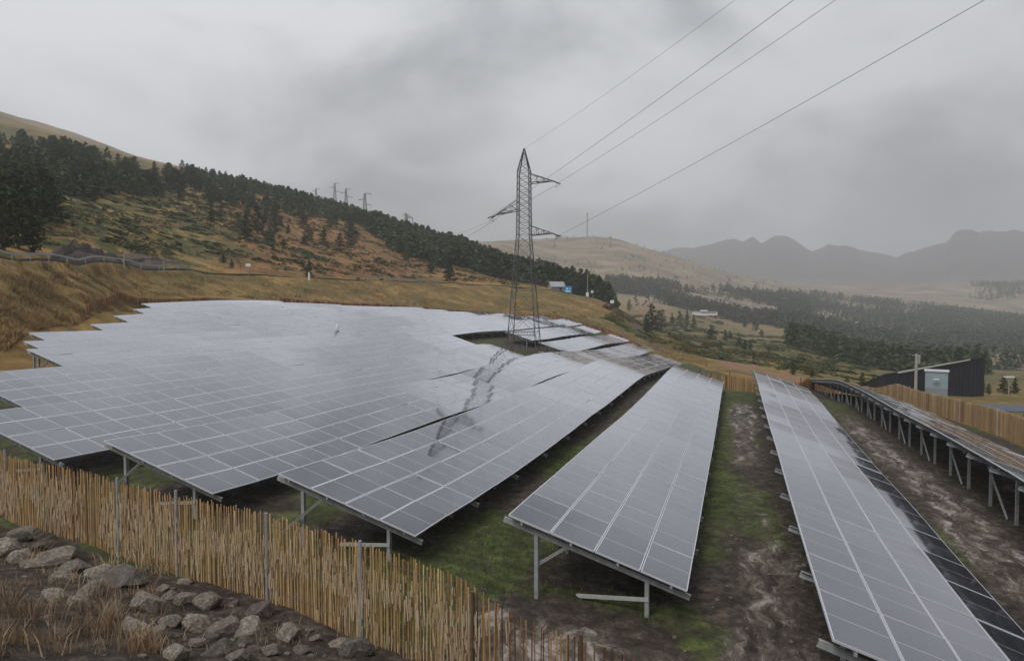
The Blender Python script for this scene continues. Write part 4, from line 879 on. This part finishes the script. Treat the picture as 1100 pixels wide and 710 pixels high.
# ------------------------------------------------------------------ boulders on the embankment
def rock_mesh(seed):
    R = random.Random(seed); bm = bmesh.new(); bmesh.ops.create_icosphere(bm, subdivisions=3, radius=1)
    pl = [(Vector((R.gauss(0, 1), R.gauss(0, 1), R.gauss(0, 1))).normalized(), R.uniform(.48, .86)) for _ in range(13)]
    for v in bm.verts:
        for n_, d in pl:
            q = v.co.dot(n_)
            if q > d: v.co -= n_ * (q - d) * .9
        v.co *= 1 + .05 * math.sin(v.co.x * 7 + seed) * math.cos(v.co.y * 6) + R.uniform(-.006, .006)
    me = bpy.data.meshes.new('boulder'); bm.to_mesh(me); bm.free(); me.materials.append(M['stone']); return me
RK = [rock_mesh(s) for s in range(9)]
ROCKS = [(30,572,26,.35,'flat grey slab at the top of the rock pile on the left edge'),(20,578,20,.6,'pale rock under the flat slab at the left edge'),(8,592,22,.8,'rounded rock at the left photo edge'),(25,598,20,.75,'pale rounded rock beside the one at the left edge'),(55,600,40,.35,'long pale slab lying above the dry weeds'),(80,608,26,.5,'dark capped rock right of the long slab'),
 (128,622,56,.3,'broad dark slab in the middle of the rock pile'),(110,614,30,.4,'slab leaning on the broad dark slab'),(158,650,27,.95,'big pale block right of the broad slab'),(183,640,16,.7,'yellowish rock above the pale block'),(202,643,20,.75,'light rock nearest below the fence'),(224,647,26,.7,'bright oval boulder under the fence'),
 (213,668,24,.9,'tan boulder under the light rock'),(240,672,28,.85,'grey boulder below the bright oval one'),(270,675,30,.75,'large dark grey boulder right of the grey one'),(280,656,30,.8,'pale jagged rock touching the fence foot'),(309,681,28,.6,'dark flat boulder furthest right in the group'),(211,690,16,.6,'small pale stone low in the pile'),(238,696,30,.6,'round rock at the bottom centre of the pile'),
 (384,697,30,.8,'light rock cut by the bottom edge under the fence post'),(365,690,22,.4,'flat dark stone beside the bottom edge light rock'),(185,668,20,.6,'brown rock left of the tan boulder'),(165,680,24,.6,'dark rock above the bottom edge weeds'),(190,700,26,.7,'dark rock at the bottom edge'),(255,706,26,.6,'rock half out of frame at the bottom edge'),(292,700,20,.5,'mossy stone under the dark flat boulder'),
 (145,672,22,.6,'shadowed rock below the big pale block'),(100,634,24,.5,'dark rock behind the weeds'),(70,622,22,.6,'dark rock at the top of the weeds'),(325,700,18,.4,'low dark stone near the bottom edge'),(200,625,14,.5,'small dark stone at the fence foot'),(250,650,14,.6,'small brown stone between bright boulder and fence'),(45,588,16,.6,'small stone under the flat slab'),(340,688,14,.5,'small brown stone near the last post'),(175,632,14,.5,'small stone left of the yellowish rock'),
 (226,682,15,.6,'small stone wedged between tan and grey boulders'),(262,692,16,.6,'small stone under the large dark grey boulder'),(90,650,24,.6,'rock hidden among the dry weeds'),(60,640,22,.6,'rock behind the tallest dry weeds')]
R6 = random.Random(6)
for i, (u, v, wp, fl, lab) in enumerate(ROCKS):
    q = hit(u, v + wp * fl * .35)
    if not q: continue
    s = wp * q[3] / F / 2 * 1.18; o = link(bpy.data.objects.new('boulder', RK[i % 9])); o.location = (q[0], q[1], q[2] + s * fl * .35)
    o.scale = (s * 1.12, s * .95, s * fl * 1.05); o.rotation_euler = (R6.uniform(-.25, .25), R6.uniform(-.2, .35), YAW + R6.uniform(-.35, .35)); tag(o, lab, 'boulder', 'boulders on the embankment')
# loose small stones
V = []; Fs = []
sm = RK[0]; sv = np.array([v.co[:] for v in sm.vertices]); bmq = bmesh.new(); bmesh.ops.create_icosphere(bmq, subdivisions=1, radius=1); iv = np.array([v.co[:] for v in bmq.verts]); ifc = [[v.index for v in f.verts] for f in bmq.faces]; bmq.free()
def scatter_stones(name, spots, label):
    V = []; Fs = []
    for x, y, s in spots:
        b = len(V); z = gz(x, y); q = iv * s * np.array([R6.uniform(.7, 1.3), R6.uniform(.7, 1.3), R6.uniform(.4, .8)]) * (1 + rng.uniform(-.2, .2, (len(iv), 1))); V += (q + [x, y, z + s * .15]).tolist(); Fs += [[b + i for i in f] for f in ifc]
    o = link(bpy.data.objects.new(name, fastmesh(name, V, Fs, M['stone'], 3))); tag(o, label, 'stones', kind='stuff')
sp = []
for i in range(200):
    q = hit(R6.uniform(0, 420), R6.uniform(585, 709)); 
    if q and q[1] < np.interp(q[0], [p[0] for p in FF], [p[1] for p in FF]) - .2: sp.append((q[0], q[1], R6.uniform(.02, .09)))
scatter_stones('gravel', sp, 'loose small stones on the dark embankment earth')
sp = [(R6.gauss(.7, .9), R6.uniform(11.5, 55), R6.uniform(.015, .06)) for _ in range(380)] + [(R6.gauss(7, .7), R6.uniform(16, 55), R6.uniform(.02, .07)) for _ in range(260)]
scatter_stones('gravel', sp, 'small stones lying in the muddy lanes between the rows')

# ------------------------------------------------------------------ grasses (uncountable)
def blades(name, spots, mat, label, cat='grass', wd=1.):
    """spots: x, y, z, height, spread"""
    n_ = len(spots); S_ = np.array(spots); a = rng.uniform(0, 2 * np.pi, n_); w = (S_[:, 3] * rng.uniform(.03, .07, n_) + .003) * wd
    bx, by = np.cos(a) * w, np.sin(a) * w; lx = rng.normal(0, 1, n_) * S_[:, 3] * S_[:, 4]; ly = rng.normal(0, 1, n_) * S_[:, 3] * S_[:, 4]
    p0 = np.stack([S_[:, 0] - bx, S_[:, 1] - by, S_[:, 2]], 1); p1 = np.stack([S_[:, 0] + bx, S_[:, 1] + by, S_[:, 2]], 1)
    m = S_[:, :3] + np.stack([lx * .35, ly * .35, S_[:, 3] * .6], 1); m0 = m - np.stack([bx, by, 0 * bx], 1) * .7; m1 = m + np.stack([bx, by, 0 * bx], 1) * .7
    t_ = S_[:, :3] + np.stack([lx, ly, S_[:, 3] * .95], 1)
    V = np.stack([p0, p1, m1, m0, t_], 1).reshape(-1, 3); b = np.arange(n_) * 5
    Fs = np.concatenate([np.stack([b, b + 1, b + 2], 1), np.stack([b, b + 2, b + 3], 1), np.stack([b + 3, b + 2, b + 4], 1)])
    o = link(bpy.data.objects.new(name, fastmesh(name, V, Fs, M[mat], 3))); tag(o, label, cat, kind='stuff')
def spotgrid(x, y, h, sp): z = height(x, y); return np.stack([x, y, z - .02, h, np.full_like(x, sp)], 1)
# weeds on the embankment, bottom left
cx = []
for i in range(95):
    q = hit(R6.uniform(-30, 175), R6.choice([R6.uniform(640, 705), R6.uniform(600, 700)]))
    if q: cx.append((q[0], q[1]))
for i in range(30):
    q = hit(R6.uniform(170, 420), R6.uniform(650, 705)); 
    if q: cx.append((q[0], q[1]))
xs, ys, hs = [], [], []
for i, (a, b) in enumerate(cx):
    k = 38 if i < 90 else 8
    for _ in range(k): xs.append(a + R6.gauss(0, .13)); ys.append(b + R6.gauss(0, .13)); hs.append(R6.uniform(.08, .40) * (.55 + .9 * (math.sin(i * 12.9) % 1)) if i < 90 else R6.uniform(.08, .3))
blades('dry_weeds', spotgrid(np.array(xs), np.array(ys), np.array(hs), .32), 'weed', 'dry russet weeds on the rocky embankment, bottom left', 'weeds', .42)
# green grass between the rows
N = 60000; x = rng.uniform(-9.5, 13, N); y = 9.5 + np.abs(rng.normal(0, 22, N))
g_ = fbm(x / 3.5, y / 6, 21, 4); lane = .6 * np.exp(-((x - .75) / .75) ** 2) + np.exp(-((x - 7.) / .8) ** 2)
fy = np.interp(x, [p[0] for p in FF], [p[1] for p in FF])
keep = (g_ * 1.3 + .56 - lane * 1.1 + rng.normal(0, .16, N) > .56) & (y > fy + .5 + 4.0 * sstep(-6.5, -3.8, x)) & (y < 60)
for k in (-2, -1, 0): keep &= ~((x > ROWS[k][0] + .6) & (x < ROWS[k][0] + 3.6) & (y > ROWS[k][1] + 1.2))
x, y = x[keep], y[keep]; blades('grass', spotgrid(x, y, rng.uniform(.05, .17, len(x)), .35), 'greengrass', 'short green grass growing between the panel rows')
# dry tussocks on the banks round the field
N = 120000; u = np.where(rng.uniform(0, 1, N) < .3, rng.uniform(-20, 170, N), rng.uniform(-20, 760, N)); rf = np.interp(np.arctan((u - 550) / F), AZC, RFA); r = rf + np.where(u < 170, .5, 7) + rng.uniform(0, 1, N) ** 1.4 * np.interp(u, [0, 150, 500, 760], [45, 30, 55, 60]); x, y = xy_az(np.arctan((u - 550) / F), r)
g_ = fbm(x / 2.2, y / 2.2, 61, 3) + rng.normal(0, .15, N); keep = g_ > .02; x, y = x[keep], y[keep]
rd = np.interp(u[keep], RU, RRn); keep2 = (np.hypot(x, y) < rd - 1.5) | (np.hypot(x, y) > rd + 9); x, y = x[keep2], y[keep2]
blades('dry_grass', spotgrid(x, y, rng.uniform(.16, .42, len(x)) * (1 + .9 * np.clip(fbm(x / 3., y / 3., 66, 2), -.3, 1)), .3), 'drygrass', 'golden dry grass tufts on the bank above the panel field', 'grass', 1.5)

# ------------------------------------------------------------------ buildings and roadside things
def place(u, v, dz=0.):
    q = hit(u, v); return q
def bldg(name, u, r, rz, label, cat, z=None):
    x, y = map(float, xy_az(az_of(u), r)); return empty(name, (x, y, gz(x, y) if z is None else z), rz, label, cat)
# dark shed with a rising roof
R0 = 128.; A_ = Vector(at_r(950, 416, R0 - 2)); B_ = Vector(at_r(1057, 420, R0 + 7)); ang = math.atan2(B_.y - A_.y, B_.x - A_.x); Ls = (B_ - A_).length
zb = min(gz(A_.x, A_.y), gz(B_.x, B_.y)) - .8; sh = empty('shed', ((A_.x + B_.x) / 2, (A_.y + B_.y) / 2, zb), ang, 'dark navy shed with a single roof slope rising to the right, beyond the board fence', 'shed')
h0 = at_r(945, 402.5, R0 - 2)[2] - zb; h1 = at_r(1057, 384, R0 + 7)[2] - zb; D = 9.
mb = MB(); X0, X1 = -Ls / 2, Ls / 2
mb.hexa([(X0, 0, 0), (X1, 0, 0), (X1, D, 0), (X0, D, 0), (X0, 0, h0), (X1, 0, h1), (X1, D, h1 - 3.2), (X0, D, max(.4, h0 - 3.2))])
for i in range(1, 28):
    xx = X0 + Ls * i / 28; mb.box((xx, -.03, (h0 + (h1 - h0) * i / 28) / 2), (.08, .06, (h0 + (h1 - h0) * i / 28) - .1))
mb.build('wall', M['navy'], sh)
mb = MB(); e = .12; hb0 = max(.4, h0 - 3.2); mb.hexa([(X0 - e, -e, h0 + .01), (X1 + e, -e, h1 + .01), (X1 + e, D + e, h1 - 3.19), (X0 - e, D + e, hb0 + .01), (X0 - e, -e, h0 + .14), (X1 + e, -e, h1 + .14), (X1 + e, D + e, h1 - 3.06), (X0 - e, D + e, hb0 + .14)]); mb.build('roof', M['navy'], sh)
mb = MB(); q0, q1 = .12, .84; za, zc = h0 + (h1 - h0) * q0, h0 + (h1 - h0) * q1
mb.hexa([(X0 + Ls * q0, -.36, za - .08), (X0 + Ls * q1, -.36, zc + .05), (X0 + Ls * q1, -.26, zc + .05), (X0 + Ls * q0, -.26, za - .08), (X0 + Ls * q0, -.36, za + .2), (X0 + Ls * q1, -.36, zc + .2), (X0 + Ls * q1, -.26, zc + .2), (X0 + Ls * q0, -.26, za + .2)]); mb.build('gutter', M['galv_light'], sh)
# pale kiosk in front
r = 118.; a = Vector(at_r(993.5, 422, r)); b = Vector(at_r(1018, 422, r)); kz = min(gz(a.x, a.y), gz(b.x, b.y)) - .5
kw = (b - a).length; kh = at_r(1005, 399.5, r)[2] - kz; kk = empty('kiosk', ((a.x + b.x) / 2, (a.y + b.y) / 2, kz), math.atan2(b.y - a.y, b.x - a.x), 'pale grey transformer kiosk in front of the dark shed', 'kiosk')
split = kh * .48
mb = MB(); mb.box((0, 1.4, split / 2), (kw, 2.8, split)); mb.build('base', M['grey_sheet'], kk)
mb = MB(); mb.box((0, 1.4, (split + kh) / 2 + .01), (kw + .02, 2.82, kh - split)); mb.build('upper_panel', M['pale_door'], kk)
mb = MB(); mb.box((0, 1.4, kh + .07), (kw + .3, 3.1, .12)); mb.build('roof', M['galv_light'], kk)
dd = MB(); dd.box((0, -.04, split * .5), (.9, .06, split * .9)); dr = dd.build('door', M['grey_sheet'], kk); mb = MB(); mb.box((.3, -.09, split * .5), (.1, .05, .1)); mb.build('handle', M['galv_light'], dr)
lp = MB(); lp.bar((0, -.02, kh * .75), (0, -.5, kh * .78), .05); lp.box((0, -.6, kh * .78), (.7, .3, .1)); lp.build('lamp', M['white'], kk)
mb = MB(); mb.box((.3, -.4, .1), (kw + 2.0, 2.2, 1.15)); mb.build('plinth', M['concrete'], kk)
def pole(name, u, r, vtop, rad, mat, label, cat, group=None, extra=None):
    x, y = map(float, xy_az(az_of(u), r)); z = gz(x, y) - .2; H = at_r(u, vtop, r)[2] - z
    root = empty(name, (x, y, z), YAW, label, cat, group); mb = MB(); mb.tube([(0, 0, 0), (0, 0, H)], [rad, rad * .75], 8); mb.build('shaft', M[mat], root)
    if extra: extra(root, H)
    return root
def xarm(root, H):
    mb = MB(); mb.box((.28, 0, H - .8), (.4, .35, 1.2)); mb.build('switch_box', M['galv'], root); mb = MB(); mb.bar((-.6, 0, H - .2), (.6, 0, H - .2), .12); mb.build('crossarm', M['galv'], root)
pole('utility_pole', 985.5, 116, 380, .22, 'concrete', 'pale concrete pole in front of the dark shed beside the kiosk', 'utility pole', None, xarm)
def lamp(root, H):
    mb = MB(); mb.box((0, 0, H), (1.6, .5, .18)); mb.build('lamp_head', M['white'], root)
pole('street_lamp', 1086, 150, 405, .07, 'galv', 'street lamp with a flat white head right of the shed', 'street lamp', None, lamp)
# mast on the far hill
def mastx(root, H):
    for i, (q, s) in enumerate(((.97, 3), (.6, 2.), (.35, 2.))):
        mb = MB(); mb.box((0, 0, H * q), (s, s, 1.2)); mb.build('antenna', M['galv'], root)
x, y = map(float, xy_az(az_of(630.5), 1400)); z = gz(x, y) - 2; H = at_r(630.5, 229, 1400)[2] - z
mr = empty('radio_mast', (x, y, z), YAW, 'tall thin radio mast alone on the pale far hill', 'mast'); mb = MB(); lattice(mb, H, lambda q: 1.6, [H * i / 14 for i in range(15)], .7, .4); mb.build('tower', M['galv'], mr); mastx(mr, H)
for u, w_, hh in ((600, 12, 5), (655, 6, 3)):
    x, y = map(float, xy_az(az_of(u), 1398)); z = gz(x, y); root = empty('hilltop_hut', (x, y, z - 1), YAW, 'tiny pale building on the far hill top ' + ('left of the mast' if u < 630 else 'right of the mast'), 'building')
    mb = MB(); mb.box((0, 0, hh / 2), (w_, 5, hh)); mb.build('wall', M['hut'], root); mb = MB(); mb.box((0, 0, hh + .3), (w_ + 1, 6, .5)); mb.build('roof', M['roof_grey'], root)
# hut and blue board at the road
q = (lambda u, r: (*map(float, xy_az(az_of(u), r)), r))(597.5, 252.); hx, hy = q[0], q[1]; s = 252. / F
hb = at_r(597, 315, 252)[2]; ht = empty('hut', (hx, hy, hb), YAW + .25, 'small grey roadside hut with a pitched roof beside the blue board', 'hut')
W_, H_, D_ = 14.5 * s, 7.2 * s, 4.
mb = MB(); mb.box((0, 0, H_ / 2 - .4), (W_, D_, H_ + .8))
mb.add([(-W_ / 2, -D_ / 2, H_), (-W_ / 2, D_ / 2, H_), (-W_ / 2, 0, H_ + 1.5), (W_ / 2, -D_ / 2, H_), (W_ / 2, D_ / 2, H_), (W_ / 2, 0, H_ + 1.5)], [(0, 2, 1), (3, 4, 5)]); mb.build('wall', M['hut'], ht)
mb = MB()
for sgn in (-1, 1):
    mb.hexa([(-W_ / 2 - .3, sgn * (D_ / 2 + .4), H_ - .25), (W_ / 2 + .3, sgn * (D_ / 2 + .4), H_ - .25), (W_ / 2 + .3, 0, H_ + 1.5), (-W_ / 2 - .3, 0, H_ + 1.5), (-W_ / 2 - .3, sgn * (D_ / 2 + .4), H_ - .1), (W_ / 2 + .3, sgn * (D_ / 2 + .4), H_ - .1), (W_ / 2 + .3, 0, H_ + 1.68), (-W_ / 2 - .3, 0, H_ + 1.68)])
mb.build('roof', M['roof_grey'], ht)
mb = MB(); mb.box((W_ * .2, -D_ / 2 - .03, 1.0), (.9, .06, 2.)); mb.build('door', M['roof_dark'], ht)
r = 250.; a = Vector(at_r(605.5, 315, r)); bw = 8.5 * r / F; bh = 7.5 * r / F; x, y = map(float, xy_az(az_of(610), r)); zb_ = at_r(610, 316, r)[2]
bb = empty('billboard', (x, y, zb_), YAW, 'bright blue information board with a pale blue print standing by the hut', 'billboard')
mb = MB(); mb.box((0, 0, bh / 2 + .3), (bw, .12, bh)); bd = mb.build('board', M['blue'], bb)
mb = MB(); mb.box((-bw * .12, -.08, bh * .62 + .3), (bw * .22, .03, bh * .34)); mb.box((-bw * .02, -.082, bh * .3 + .3), (bw * .62, .03, bh * .26)); mb.box((bw * .22, -.081, bh * .66 + .3), (bw * .2, .03, bh * .16)); mb.build('print', M['lightblue'], bd)
for sx in (-1, 1): mb = MB(); mb.box((sx * bw * .4, .1, -.1), (.14, .14, 1.2)); mb.build('leg', M['galv'], bb)
def cabinet(root, H): mb = MB(); mb.box((-.1, -.3, 1.0), (.9, .5, 1.8)); mb.build('cabinet', M['white'], root)
pole('utility_pole', 631, 250, 295, .14, 'galv', 'tall thin pole with a cream cabinet at its foot right of the blue board', 'utility pole', None, cabinet)
def head(c):
    def f(root, H): mb = MB(); mb.box((0, -.05, H - .3), (.8, .06, .8)); mb.build('sign_face', M[c], root)
    return f
pole('road_sign', 636, 251, 312.5, .10, 'deepblue', 'thin blue post with a small pale sign right of the tall pole', 'sign', None, head('white'))
def bigh(root, H): mb = MB(); mb.box((0, -.05, H - .55), (1.4, .08, 1.1)); mb.build('sign_face', M['white'], root)
pole('road_sign', 657.5, 256, 322.5, .06, 'galv', 'white rectangular sign low on the ridge at the end of the wood', 'sign', None, bigh)
pole('road_sign', 267.5, 161, 283, .05, 'galv', 'slim post with a small white sign by the road above the upper panel rows', 'sign', None, lambda r_, H: (lambda m: (m.box((0, -.05, H - .35), (1.0, .05, .6)), m.build('sign_face', M['white'], r_)))(MB()))
pole('marker_post', 134.5, 129, 270.5, .11, 'concrete', 'tall pale marker post in front of the rock cut', 'post', 'marker posts along the road')
pole('marker_post', 177, 141, 280.5, .09, 'concrete', 'shorter pale marker post right of the rock cut', 'post', 'marker posts along the road')
pole('marker_post', 332.5, 172, 292.5, .25, 'white', 'white marker box post in front of the dark roadside pine', 'post', 'marker posts along the road')
pole('marker_post', 521, 212, 302, .07, 'concrete', 'thin marker post near the road left of the pylon', 'post', 'marker posts along the road')
# white building in the valley
x, y = map(float, xy_az(az_of(757), 560)); z = gz(x, y) - 1; s = 560 / F
wb = empty('valley_building', (x, y, at_r(757, 336.5, 560)[2]), YAW + .1, 'long low white building with a raised middle far down in the valley', 'building')
mb = MB(); mb.box((0, 0, 2 * s / 2 - 1), (23 * s, 8, 3.2 * s)); mb.box((-1 * s, 0, 2 * s), (5 * s, 6, 2.6 * s)); mb.build('wall', M['white'], wb)
mb = MB(); mb.box((0, 0, 1.75 * s + .1), (23.5 * s, 8.6, .4 * s)); mb.build('roof', M['roof_grey'], wb)
mb = MB(); mb.box((1.8 * s, -4.1, .3), (15 * s, .1, .45 * s)); mb.build('window_band', M['glass_dark'], wb)
# sheeted stores right of the board fence, and the van behind it
x, y = 24.5, 58.; r = math.hypot(x, y)
st_ = empty('canopy', (*map(float, xy_az(az_of(1085), 76)), 0), YAW - .1, 'low grey sheet roofed store just behind the board fence at the right edge', 'store'); st_.location.z = gz(st_.location.x, st_.location.y)
zt = at_r(1085, 437, 76)[2] - st_.location.z; mb = MB()
mb.hexa([(-2.0, -1, zt - .30), (3.4, -1, zt - .40), (3.4, 1.2, zt - .1), (-2.0, 1.2, zt), (-2.0, -1, zt - .22), (3.4, -1, zt - .32), (3.4, 1.2, zt - .02), (-2.0, 1.2, zt + .08)]); mb.build('roof', M['tarp'], st_)
for sx in (-1.8, 3.2):
    for sy in (-.9, 1.1): mb = MB(); mb.box((sx, sy, (zt - .4) / 2), (.1, .1, zt - .4)); mb.build('post', M['galv'], st_)
mb = MB(); mb.box((1.6, -.95, zt - .62), (1.6, .05, .35)); mb.build('banner', M['deepblue'], st_)
# small white weather cabinet standing among the rows
x, y = -37.9 - 1.2, 62.; gzc = gz(x, y); q = at_r(362, 352, 74); x, y = q[0], q[1]
cb = empty('weather_station', (x, y, gz(x, y)), YAW, 'small white domed box standing proud of the upper left panels', 'weather station')
zt = q[2] - cb.location.z; mb = MB(); mb.tube([(0, 0, 0), (0, 0, zt)], .05, 8); mb.build('pole', M['galv'], cb)
mb = MB(); mb.tube([(0, 0, zt - .25), (0, 0, zt), (0, 0, zt + .22), (0, 0, zt + .36)], [.13, .15, .10, .03], 14); mb.build('dome', M['white'], cb)
mb = MB(); mb.box((0, 0, zt - .34), (.4, .3, .08)); mb.build('tray', M['galv'], cb)

# ------------------------------------------------------------------ haze
hz = MB(); hz.box((0, 0, (-190 + 345) / 2), (9200, 9200, 535)); ho = hz.build('haze', simple('x', (1, 1, 1))); tag(ho, kind='stuff')
hm = bpy.data.materials.new('haze_air'); hm.use_nodes = True; nt = hm.node_tree; nt.nodes.clear(); out = nt.nodes.new('ShaderNodeOutputMaterial'); pv = nt.nodes.new('ShaderNodeVolumePrincipled')
pv.inputs['Color'].default_value = (.80, .82, .86, 1); pv.inputs['Density'].default_value = .00036; pv.inputs['Anisotropy'].default_value = 0.
nt.links.new(pv.outputs[0], out.inputs['Volume']); ho.data.materials.clear(); ho.data.materials.append(hm)

# ------------------------------------------------------------------ world: overcast sky
w = bpy.data.worlds.new('World'); SC.world = w; w.use_nodes = True; nt = w.node_tree; nt.nodes.clear()
def N_(typ, **kw):
    q = nt.nodes.new(typ)
    for k, v in kw.items(): setattr(q, k, v)
    return q
L_ = nt.links.new
SUN_EL, SUN_AZ = math.radians(52), math.radians(200)     # sun direction, azimuth clockwise from +Y
sky = N_('ShaderNodeTexSky', sky_type='NISHITA', sun_disc=False, sun_elevation=SUN_EL, sun_rotation=SUN_AZ)
sky.air_density = 1.; sky.dust_density = 3.
tc = N_('ShaderNodeTexCoord'); sep = N_('ShaderNodeSeparateXYZ'); L_(tc.outputs['Generated'], sep.inputs[0])
def mth(op, a, b=0., c=None):
    q = N_('ShaderNodeMath', operation=op)
    for i, v in enumerate((a, b) if c is None else (a, b, c)):
        if isinstance(v, bpy.types.NodeSocket): L_(v, q.inputs[i])
        else: q.inputs[i].default_value = v
    return q.outputs[0]
zc = mth('MAXIMUM', sep.outputs[2], .0); den = mth('ADD', zc, .16)
px = mth('DIVIDE', sep.outputs[0], den); py = mth('DIVIDE', sep.outputs[1], den); cmb = N_('ShaderNodeCombineXYZ'); L_(px, cmb.inputs[0]); L_(py, cmb.inputs[1])
def nz(scale, detail, rough, off):
    mp = N_('ShaderNodeMapping'); mp.inputs['Location'].default_value = off; mp.inputs['Scale'].default_value = (1, 1, 1.7); L_(tc.outputs['Generated'], mp.inputs[0])
    q = N_('ShaderNodeTexNoise'); q.inputs['Scale'].default_value = scale; q.inputs['Detail'].default_value = detail; q.inputs['Roughness'].default_value = rough; q.inputs['Distortion'].default_value = .3; L_(mp.outputs[0], q.inputs['Vector']); return q.outputs['Fac']
n1, n2 = nz(3.6, 6, .5, (1., 12., 0)), nz(1.6, 3, .5, (4., 4., 0))
rp_ = N_('ShaderNodeValToRGB'); e = rp_.color_ramp.elements; rp_.color_ramp.interpolation = 'EASE'; e[0].position = .38; e[0].color = (2.95, 3.06, 3.22, 1); e[1].position = .62; e[1].color = (6.0, 6.12, 6.35, 1)
L_(mth('ADD', mth('MULTIPLY', n1, .6), mth('MULTIPLY', n2, .4)), rp_.inputs[0])
# brighter overhead and to the left, darker to the right
br = mth('ADD', mth('MULTIPLY', zc, .55), .86); br = mth('MULTIPLY', br, mth('SUBTRACT', 1.0, mth('MULTIPLY', sep.outputs[0], .22)))
sc_ = N_('ShaderNodeVectorMath', operation='SCALE'); L_(rp_.outputs[0], sc_.inputs[0]); L_(br, sc_.inputs['Scale'])
mx = N_('ShaderNodeMix', data_type='RGBA'); mx.inputs[0].default_value = .95; L_(sky.outputs[0], mx.inputs[6]); L_(sc_.outputs[0], mx.inputs[7])
bg = N_('ShaderNodeBackground'); bg.inputs[1].default_value = .1; L_(mx.outputs[2], bg.inputs[0]); wo = N_('ShaderNodeOutputWorld'); L_(bg.outputs[0], wo.inputs[0])
sl = bpy.data.lights.new('sun', 'SUN'); sl.energy = 1.5; sl.angle = math.radians(25); sl.color = (1., .96, .90); so = link(bpy.data.objects.new('sun', sl))
sd = Vector((math.sin(SUN_AZ) * math.cos(SUN_EL), math.cos(SUN_AZ) * math.cos(SUN_EL), math.sin(SUN_EL))); so.rotation_euler = sd.to_track_quat('Z', 'Y').to_euler()

# ------------------------------------------------------------------ camera, render
cam = bpy.data.cameras.new('camera'); co = link(bpy.data.objects.new('camera', cam)); SC.camera = co
cam.sensor_width = 36; cam.lens = 36 * F / 1100; cam.clip_start = .1; cam.clip_end = 20000
co.matrix_world = Matrix(((RT[0], UP[0], -FW[0], 0), (RT[1], UP[1], -FW[1], 0), (RT[2], UP[2], -FW[2], 0), (0, 0, 0, 1)))
SC.view_settings.view_transform = 'Standard'; SC.view_settings.look = 'None'; SC.view_settings.exposure = .24; SC.view_settings.gamma = 1
cy = SC.cycles; cy.use_denoising = True; cy.max_bounces = 6; cy.diffuse_bounces = 2; cy.glossy_bounces = 3; cy.volume_bounces = 2; cy.transparent_max_bounces = 4
print('pines', NT_[0], 'objects', len(bpy.data.objects))
